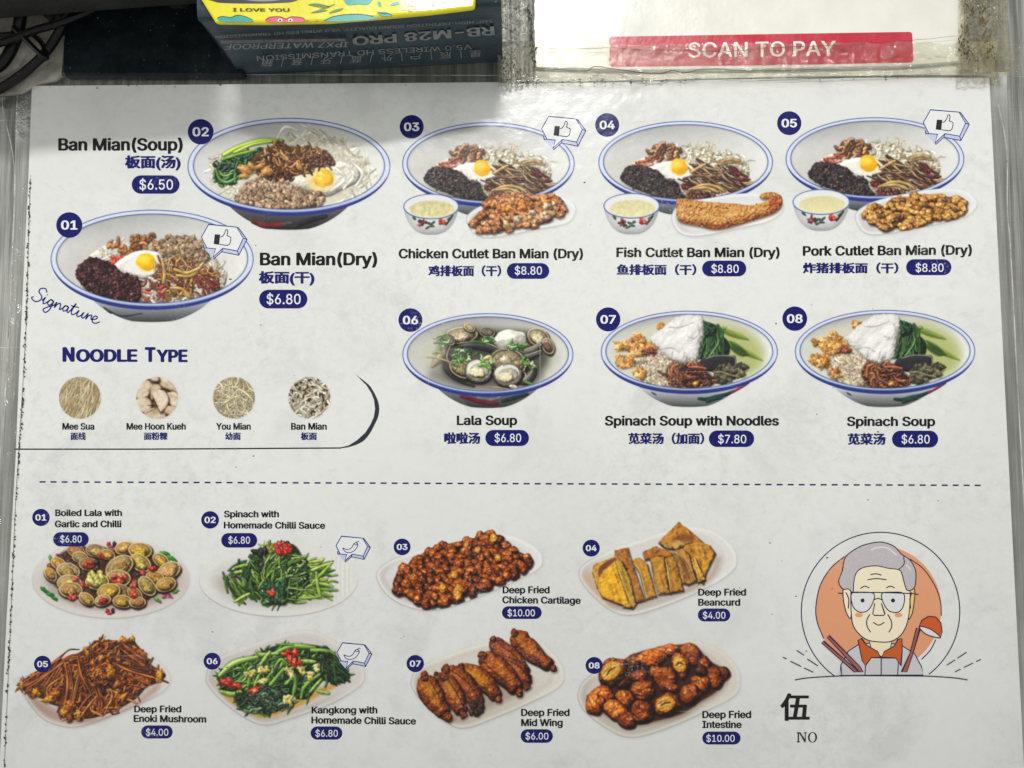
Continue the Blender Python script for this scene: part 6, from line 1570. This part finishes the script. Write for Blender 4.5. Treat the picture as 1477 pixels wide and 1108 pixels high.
lf('ladle_rim', [(681, 494), (712, 498), (745, 515), (772, 541), (735, 536), (700, 520)], (222, 214, 214), smooth=True)
ll('ray', [[(88, 626), (104, 634)], [(121, 644), (168, 667)], [(180, 673), (220, 692)], [(148, 597), (180, 618)], [(194, 634), (240, 664)]], 1.4, smooth=False)
ll('ray', [[(886, 605), (846, 631)], [(836, 638), (800, 661)], [(948, 636), (928, 645)], [(914, 652), (874, 671)], [(860, 678), (836, 690)]], 1.4, smooth=False)
ll('ground_line', [[(140, 725), (200, 716), (330, 708), (512, 705), (700, 708), (830, 716), (890, 725)]], 1.5)
TC('伍', 1125.5, 1168, 1000, 1040, (20, 20, 22), .03, name='shop_name')
multi('shop_name', [[(1149, 1056.4), (1154, 1056.4), (1154, 1057.6), (1152.6, 1058), (1152.6, 1069.4), (1154, 1069.8), (1154, 1071), (1149, 1071), (1149, 1069.8), (1150.6, 1069.4), (1150.6, 1058), (1149, 1057.6)],
      [(1152.2, 1056.4), (1154.6, 1056.4), (1162, 1068), (1162, 1071), (1160.6, 1071)], [(1159.4, 1056.4), (1164, 1056.4), (1164, 1057.6), (1162.2, 1058), (1162.2, 1070), (1160.9, 1069), (1160.9, 1058), (1159.4, 1057.6)]], ZT, ink((20, 20, 22)), menu)
oo = ell(1172, 1063.7, 6.6, 7.6, 28); oi = ell(1172, 1063.7, 4.0, 6.6, 28)
vs = [V(x, y, ZT) for x, y in oo] + [V(x, y, ZT) for x, y in oi]
mesh('shop_name', vs, [(i, 28 + i, 28 + (i + 1) % 28, (i + 1) % 28) for i in range(28)], ink((20, 20, 22)), menu)

# ---------------------------------------------------------------- things above the menu
# black glossy panel lying on the table
M_BLACK = plain('black_gloss', (.010, .014, .017), .22, var=.3, dust=.5, spec=.15)
M_BLACKM = plain('black_matt_plastic', (.022, .022, .022), .55, var=.2, dust=.3, bump=.0002, bscale=900)
pan = slab('black_panel', [(90, 108), (91, 62), (100, 12), (130, -30), (360, -30), (350, 108.5)], tz, .0035, M_BLACK, bevel=.0008)
tag(pan, 'glossy dusty black flat panel between the cables and the speaker box', 'panel')
def raised(name, pts, z0, z1, mat, bevel):
    bot = [V(x, y, z0) for x, y in pts]; n = len(bot)
    vs = [Vector((v.x, v.y, z1)) for v in bot] + bot
    o = mesh(name, vs, [list(range(n))[::-1], [n + i for i in range(n)]] + [(i, (i + 1) % n, n + (i + 1) % n, n + i) for i in range(n)], mat)
    b = o.modifiers.new('bevel', 'BEVEL'); b.width = bevel; b.segments = 3; b.limit_method = 'ANGLE'
    bm_fix(o.data); return o
dev = raised('cash_drawer', [(-200, 44), (0, 29), (150, 17), (262, 9), (312, 6), (312, -200), (-200, -200)], .0125, .086, M_BLACKM, .0015)
for x, y in ((-80, -10), (245, -30)):
    q = V(x, y, .0125)
    vs = [(q.x + .008 * math.cos(a), q.y + .008 * math.sin(a), zz) for zz in (tz if x < 0 else .0035, .0125) for a in [i * math.pi / 5 for i in range(10)]]
    mesh('foot', [Vector(v) for v in vs], [(i, (i + 1) % 10, 10 + (i + 1) % 10, 10 + i) for i in range(10)], M_BLACKM, dev)
tag(dev, 'raised matt black housing at the upper left corner above the cables', 'device')
# soiled pale card under the cables
M_CARD = plain('soiled_card', (.40, .385, .34), .8, var=.35, scale=70, bump=.0008, bscale=140)
cd = slab('soiled_card', [(-60, 10), (60, 20), (93, 52), (89, 108), (78, 116), (50, 122), (30, 134), (0, 136), (-60, 140)], tz, .0008, M_CARD, bevel=.0003)
tag(cd, 'stained off-white card under the black cables', 'card')
M_CABLE = plain('cable_rubber', (.005, .005, .006), .35, spec=.3, var=.2, dust=.2)
def tube(name, pts, r, mat, parent=None, seg=12):
    D = catmull(pts, False, 8)
    vs, fs = [], []
    for i, p in enumerate(D):
        t = Vector(D[min(i + 1, len(D) - 1)]) - Vector(D[max(i - 1, 0)]); t.normalize()
        s = t.cross(Vector((0, 0, 1))).normalized(); u = s.cross(t)
        for k in range(seg):
            a = 2 * math.pi * k / seg; vs.append(Vector(p) + (s * math.cos(a) + u * math.sin(a)) * r)
    for i in range(len(D) - 1):
        for k in range(seg):
            a = i * seg + k; b = i * seg + (k + 1) % seg; fs.append((a, b, b + seg, a + seg))
    return mesh(name, vs, fs, mat, parent, smooth=True)
G = 'black cables at the upper left'
for pts, r, lab in (([(-30, 142, .0035), (0, 128, .0035), (32, 107, .0036), (62, 80, .0045), (82, 52, .006), (96, 20, .009), (110, -20, .010)], .0019, 'thickest black cable, crossing the card to the edge of the black panel'),
                    ([(-30, 110, .0055), (0, 94, .0055), (16, 72, .0055), (26, 45, .006), (30, 20, .008), (34, -20, .010)], .0024, 'leftmost black cable, running down beside the picture edge'),
                    ([(-20, 68, .0100), (20, 56, .0098), (50, 44, .0095), (84, 34, .0094), (120, 20, .0094), (160, 0, .0095)], .0016, 'black cable crossing over the other cables'),
                    ([(-20, 50, .0030), (10, 50, .0030), (38, 46, .0036), (60, 62, .0048), (66, 84, .0080), (40, 60, .0095), (20, 40, .0095)], .0011, 'thin black cable looped between the thicker ones')):
    c = tube('cable', [tuple(V(x, y, z)) for x, y, z in pts], r, M_CABLE)
    tag(c, lab, 'cable', G)

# speaker carton
HB = .0435
BL, BR = V(347, 109, tz), V(725, 90, tz)
dirx = (BR - BL).normalized(); diry = Vector((-dirx.y, dirx.x, 0)); DEP = .075
def carton_mat():
    t = NT('navy_carton'); b = t.b; v = t.coord()
    c = t.mix(t.rng(t.noise(v, 40, 5, .6), .3, .7), (.020, .040, .056), (.034, .058, .076))
    c = t.mix(t.rng(t.noise(v, 500, 3, .7), .62, .74, 0, .35), c, (.16, .18, .19))
    c = t.mix(t.rng(t.noise(t.coord((20, 20, 400)), 1, 4, .6), .66, .8, 0, .4), c, (.2, .2, .2))
    t.l(c, b.inputs['Base Color']); b.inputs['Roughness'].default_value = .38; b.inputs['Specular IOR Level'].default_value = .4
    t.l(t.bump(t.noise(v, 60, 3), .0006), b.inputs['Normal'])
    return t.m
M_CARTON = carton_mat()
box = empty('speaker_box', ((BL + BR) / 2 + diry * DEP / 2))
tag(box, 'navy blue speaker carton standing upside down behind the menu', 'box')
up = Vector((0, 0, HB))
# slightly crushed front face: a grid with shallow dents
def cart():
    nx, nz = 28, 8; vs, fs = [], []
    for k in range(nz + 1):
        for i in range(nx + 1):
            u, w = i / nx, k / nz
            d = .0009 * math.sin(u * 5 + 1) * math.sin(w * 3.1) + .0006 * math.exp(-((u - .93) ** 2 + (w - .1) ** 2) / .01)
            vs.append(BL + (BR - BL) * u + Vector((0, 0, HB - tz)) * w + diry * d)
    for k in range(nz):
        for i in range(nx):
            a = k * (nx + 1) + i; fs.append((a, a + 1, a + nx + 2, a + nx + 1))
    mesh('front_panel', vs, fs, M_CARTON, box, smooth=True)
    a, b = BL, BR; c, d = BR + diry * DEP, BL + diry * DEP
    q = .0012
    mesh('side_panel', [a, d, d + up, a + up], [(0, 1, 2, 3)], M_CARTON, box); mesh('side_panel', [b, c, c + up, b + up], [(3, 2, 1, 0)], M_CARTON, box)
    mesh('back_panel', [c, d, d + up, c + up], [(0, 1, 2, 3)], M_CARTON, box)
    # top flap with a rounded front fold
    vs, fs = [], []
    for i in range(21):
        u = i / 20
        for s_, h_ in ((-.0004, HB + tz * 0 - .0016), (-.0002, HB - .0004), (.0008, HB + .0003), (.004, HB + .0004), (DEP, HB + .0004)):
            vs.append(a + (b - a) * u + diry * s_ + Vector((0, 0, h_ - tz)))
    for i in range(20):
        for j in range(4):
            k = i * 5 + j; fs.append((k, k + 1, k + 6, k + 5))
    mesh('top_flap', vs, fs, plain('navy_flap', (.016, .036, .050), .35, var=.3, scale=60, dust=.3), box, smooth=True)
cart()
fn_ = dirx.cross(Vector((0, 0, 1))).normalized()
def onface(px, py):
    dx, dy, dz = ray(px, py)
    o = BL + fn_ * .0012 * (1 if fn_.y < 0 else -1)
    n = np.array(fn_); num = float(np.dot(np.array(o) - CAM, n)); den = dx * n[0] + dy * n[1] + dz * n[2]
    t = num / den
    return CAM[0] + t * dx, CAM[1] + t * dy, CAM[2] + t * dz
M_SILVER = plain('silver_print', (.21, .225, .23), .4, var=.25, scale=400)
Zb = ZM(280, 0, 3.21)
def BT(body, r0, l0, h, bold=.0, mat=M_SILVER, name='lettering'):
    a, b = Zb(*r0), Zb(*l0)                              # upside down: starts at the right, runs to the left, grows downward
    ux = (b[0] - a[0], b[1] - a[1]); L = math.hypot(*ux)
    uy = (-ux[1] / L * (h / 3.21) * -1, ux[0] / L * (h / 3.21) * -1)
    k = h / 3.21
    uy = (k * (.10 if a[0] > 560 else -.25), k)
    text(name, body, a, ux, uy, onface, mat, box, bold, zdir=fn_ * (1 if fn_.y < 0 else -1))
BT('360° HIGH-DEFINITION SOUND QUALITY, V5.0 WIRELESS HD TRANSMISSION', (1382, 92), (98, 166), 12)
BT('RB-M28 PRO', (1388, 122), (732, 172), 40, .03)
BT('IPX7 WATERPROOF', (716, 194), (146, 206), 24, .012)
BT('V5.0 WIRELESS HD TRANSMISSION', (1284, 206), (290, 260), 22, .0)
for i, ch in enumerate('星辰户外蓝牙音箱'):
    x = 1328 - i * 137; y = 233 + i * 6.3
    BT(ch, (x, y + 2), (x - 54, y + 5), 25, .004)
    if i < 7: BT('|', (x - 92, y + 2), (x - 96, y + 4), 26, .0)
# the framed slogan strip on the carton
a_, b_ = Zb(704, 178), Zb(120, 188)
q4 = [(a_[0], a_[1]), (a_[0] - .5, a_[1] + 4.2), (b_[0] + 1.5, b_[1] + 4.2), (b_[0], b_[1])]
def facepoly(name, pts, mat):
    vs = [Vector([float(c) for c in onface(x, y)]) + fn_ * (.00004 * (1 if fn_.y < 0 else -1)) for x, y in pts]
    return mesh(name, vs, [list(range(len(vs)))], mat, box)
facepoly('slogan_strip', q4, plain('grey_strip', (.11, .12, .13), .4, var=.3, scale=500))

# yellow printed packet lying on the carton
zp = HB + .0005; zt = HB + .0030
Zy = ZM(280, 0, 3.21)
yel = plain('yellow_wrapper', (.80, .72, .012), .32, var=.04, scale=30, bump=.0005, bscale=70, coat=.4)
yp = [(98, 104), (330, 106), (620, 101), (860, 82), (1100, 60), (1300, 36), (1308, -90), (-30, -90), (20, -20)]
pk = slab('yellow_packet', Zy(yp), zp, zt, yel, bevel=.0012)
tag(pk, 'bright yellow cartoon printed packet lying on the speaker carton', 'packet')
pk_loc = (0, 0, 0)
def pflat(name, pts, c, dz=0, smooth=True):
    q = Zy(pts); q = catmull(q, True, 4).tolist() if smooth else q
    vs = [V(x, y, zt + .0001 + dz) for x, y in q]
    return mesh(name, vs, [list(range(len(vs)))[::-1]], plain(name + '_ink', c, .35, var=.06), pk)
def pline(name, paths, w, c, dz=.0002):
    return lines(name, [Zy(p) for p in paths], w, zt + dz, plain(name + '_ink', c, .35, var=.05), pk, smooth=True)
TEAL, PINK, INKC, LEAFC = (.05, .40, .36), (.70, .10, .20), (.02, .02, .02), (.10, .22, .03)
pflat('dark_figure', [(36, -30), (90, 6), (150, 14), (260, 16), (380, 14), (470, 4), (500, -40)], (.03, .03, .05), .00002)
pflat('dark_figure', [(150, -30), (260, 4), (390, 2), (440, -30)], (.30, .26, .30), .00005)
pflat('teal_cloud', [(106, 84), (130, 76), (170, 80), (200, 70), (240, 78), (270, 92), (262, 100), (200, 101), (130, 100)], TEAL, .00003)
pline('teal_outline', [[(106, 84), (130, 76), (170, 80), (200, 70), (240, 78), (270, 92)]], .8, INKC)
pflat('pink_face', [(330, 92), (350, 80), (400, 78), (424, 86), (450, 78), (500, 82), (514, 96), (500, 101), (420, 103), (345, 102)], PINK, .00003)
pline('pink_outline', [[(330, 94), (350, 80), (400, 78), (424, 88), (450, 78), (500, 82), (514, 96)]], .9, INKC)
for x in (398, 446): pflat('eye', ell(x, 94, 11, 8, 12), (.75, .75, .75), .00006, False); pflat('pupil', ell(x, 95, 5, 5, 10), INKC, .00009, False)
pflat('teal_dome', [(600, 98), (640, 78), (700, 68), (770, 66), (830, 76), (850, 84), (800, 92), (700, 98)], TEAL, .00003)
pline('teal_outline', [[(600, 98), (640, 78), (700, 68), (770, 66), (830, 76)], [(850, 56), (870, 62), (905, 64), (916, 74)], [(520, 98), (532, 96)], [(560, 100), (575, 96)]], 1.1, INKC)
pflat('teal_cloud', [(695, -20), (700, 14), (720, 24), (760, 20), (800, 22), (820, 6), (825, -20)], TEAL, .00003)
pflat('teal_drop', [(848, 62), (866, 72), (900, 76), (912, 70), (890, 56), (862, 56)], TEAL, .00003)
pflat('teal_heart', [(850, 8), (862, 10), (866, 30), (852, 24)], TEAL, .00003); pflat('teal_heart', [(908, 20), (940, 8), (950, 18), (920, 26)], TEAL, .00003)
for p in ([(528, 22), (570, 16), (626, 30), (580, 34)], [(540, 60), (580, 46), (618, 48), (580, 58)], [(576, 42), (600, 36), (652, 18), (640, 26), (610, 40)], [(624, 62), (650, 46), (690, 38), (672, 52)]): pflat('leaf', p, LEAFC, .00004)
pline('doodle', [[(960, 52), (975, 44), (1000, 52), (1024, 40), (1020, 26), (1000, 30), (990, 24), (985, 34), (1000, 50)], [(1092, 44), (1096, 26), (1112, 22)], [(1112, 40), (1126, 38)], [(1150, 8), (1165, 14)], [(1190, 16), (1206, 6)]], .8, (.42, .36, .02))
text('lettering', 'I LOVE YOU', Zy(178, 52), (82, .4), (0, -4.6), lambda x, y: P(x, y, zt + .00025), plain('brown_ink', (.05, .04, .01), .4), pk, .03)
for o in list(pk.children): pass

# ---------------------------------------------------------------- payment sign
sg_ = empty('payment_sign')
tag(sg_, 'cream payment sign with red scan to pay banner, taped down behind the menu', 'sign')
M_CREAM = plain('cream_board', (.80, .79, .72), .30, var=.04, scale=50, coat=.5, bump=.0003, bscale=60)
ZS = ZM(720, 0, 1.951)
zs = .0026
slab('board', [(770, -60), (769, 60), (773, 97), (900, 101), (1100, 99), (1300, 95), (1392, 88), (1390, -60)], tz, zs, M_CREAM, sg_, bevel=.0004)
slab('backing_strip', [(722, 60), (724, 119), (900, 116.5), (1100, 111.5), (1300, 108), (1432, 108), (1440, 60)], tz, .0006, plain('old_tape_cream', (.62, .61, .54), .5, var=.22, scale=90, bump=.0006, bscale=180), sg_)
M_RED = plain('red_banner', (.56, .010, .042), .30, var=.10, scale=60, coat=.5, bump=.0004, bscale=90)
bn = ZS([(318, 103.5), (740, 96.5), (1154, 90), (1159, 91), (1162, 95), (1165, 140), (1165.5, 170), (1163, 174.5), (1158, 176), (740, 184), (320, 188), (314, 187), (311, 182), (310, 140), (310, 110), (312.5, 105.5)])
ban = mesh('banner', [V(x, y, zs + .00012) for x, y in bn], [list(range(len(bn)))[::-1]], M_RED, sg_)
text('lettering', 'SCAN TO PAY', ZS(532, 162), (212.5, -2.6), (0, -21.5), lambda x, y: P(x, y, zs + .0002), plain('white_letter', (.86, .85, .82), .35, var=.05), ban, .012)
M_TAPE = film_mat('clear_tape', (.96, .955, .90), cloud=.05, rough=.10, bscale=300, bdist=.0005, milky=(.66, .65, .57))
M_TAPE2 = film_mat('yellowed_tape', (.90, .86, .72), cloud=.2, rough=.12, bscale=300, bdist=.0008, milky=(.60, .57, .46))
M_TAPE3 = film_mat('silvery_tape', (.80, .80, .76), cloud=.42, rough=.14, bscale=300, bdist=.0012, milky=(.60, .60, .56))
def tape(quad, nx, ny, z0, amp, mat, seed, label=None):
    rs = np.random.RandomState(seed); n1 = fbm(ny + 1, nx + 1, max(3, nx / 14), rs, 4); n2 = fbm(ny + 1, nx + 1, max(2, nx / 45), rs, 2)
    vs, fs = [], []
    for j in range(ny + 1):
        for i in range(nx + 1):
            u, v = i / nx, j / ny
            e0 = .035 * math.sin(u * 40 + seed) + .03 * math.sin(u * 93)
            x = (quad[0][0] * (1 - u) + quad[1][0] * u) * (1 - v) + (quad[3][0] * (1 - u) + quad[2][0] * u) * v
            y = (quad[0][1] * (1 - u) + quad[1][1] * u) * (1 - v) + (quad[3][1] * (1 - u) + quad[2][1] * u) * v
            y += e0 * abs(quad[3][1] - quad[0][1]) * (v if v > .5 else 1 - v) * .6
            z = z0 + amp * (1 - abs(n1[j, i]) * 2.2) * .6 + amp * .4 * n2[j, i]
            vs.append(V(x, y, max(z, z0 - amp * .4)))
    for j in range(ny):
        for i in range(nx):
            a = j * (nx + 1) + i; fs.append((a, a + nx + 1, a + nx + 2, a + 1))
    o = mesh('tape', vs, fs, mat, sg_)
    if label: tag(o, label)
    return o
tape([(728, 66), (1440, 60), (1440, 107), (728, 120)], 300, 22, zs + .0006, .0006, M_TAPE, 3, 'clear wrinkled tape along the lower edge')
tape([(1384, -30), (1450, -30), (1462, 108), (1386, 104)], 40, 80, zs + .0012, .0012, M_TAPE2, 5, 'yellowed crinkled tape on the right edge')
tape([(1392, 50), (1477, 66), (1470, 108), (1388, 112)], 60, 40, zs + .0022, .0012, M_TAPE, 8)
tape([(716, -30), (772, -30), (772, 106), (718, 124)], 34, 90, zs + .0012, .0014, M_TAPE3, 7, 'silvery crumpled tape on the left edge')
M_CRACK = plain('dirty_crack', (.05, .045, .035), .7, var=.3)
def crack(p, w, z):
    R = random.Random(len(p)); D = catmull(ZS(p), False, 6); D = [(x, y + R.uniform(-.5, .5)) for x, y in D]
    lines('crease', [D], w, z, M_CRACK, sg_, taper=.5)
crack([(98, 131), (170, 138), (250, 137), (330, 135), (420, 142), (520, 141), (620, 147), (720, 138), (800, 133), (900, 130), (1000, 123), (1100, 118), (1180, 112), (1300, 100)], .8, zs + .0016)
crack([(80, 188), (180, 197), (246, 200), (268, 187), (330, 196), (440, 208), (490, 198), (520, 206), (580, 194), (700, 199), (900, 196)], 1.2, zs + .0016)
crack([(730, 226), (860, 222), (1000, 218), (1120, 214), (1240, 206)], .8, .0012)
crack([(96, 40), (88, 70), (92, 100), (100, 150)], .9, zs + .0025)
grime('grime', [(722, 116), (745, 118), (800, 117), (900, 117), (1010, 116)], 150, 1.0, .8, 12, .0014, sg_)
grime('grime', [(724, 80), (735, 105), (752, 112)], 70, 6, .9, 13, .0046, sg_)
grime('grime', [(762, 10), (766, 40), (768, 75), (772, 98)], 110, 1.6, 1.1, 14, .0046, sg_)
M_RUST = plain('brown_grime', (.10, .065, .02), .8, var=.4)
grime('grime', [(1392, -10), (1396, 40), (1388, 62), (1402, 90)], 90, 4, 1.2, 15, .0046, sg_, mat=M_RUST)
grime('grime', [(1414, 5), (1420, 40), (1430, 80)], 70, 5, 1.4, 16, .0050, sg_, mat=M_RUST)
grime('grime', [(1390, 56), (1394, 78), (1420, 92)], 40, 4, 1.1, 17, .0046, sg_)
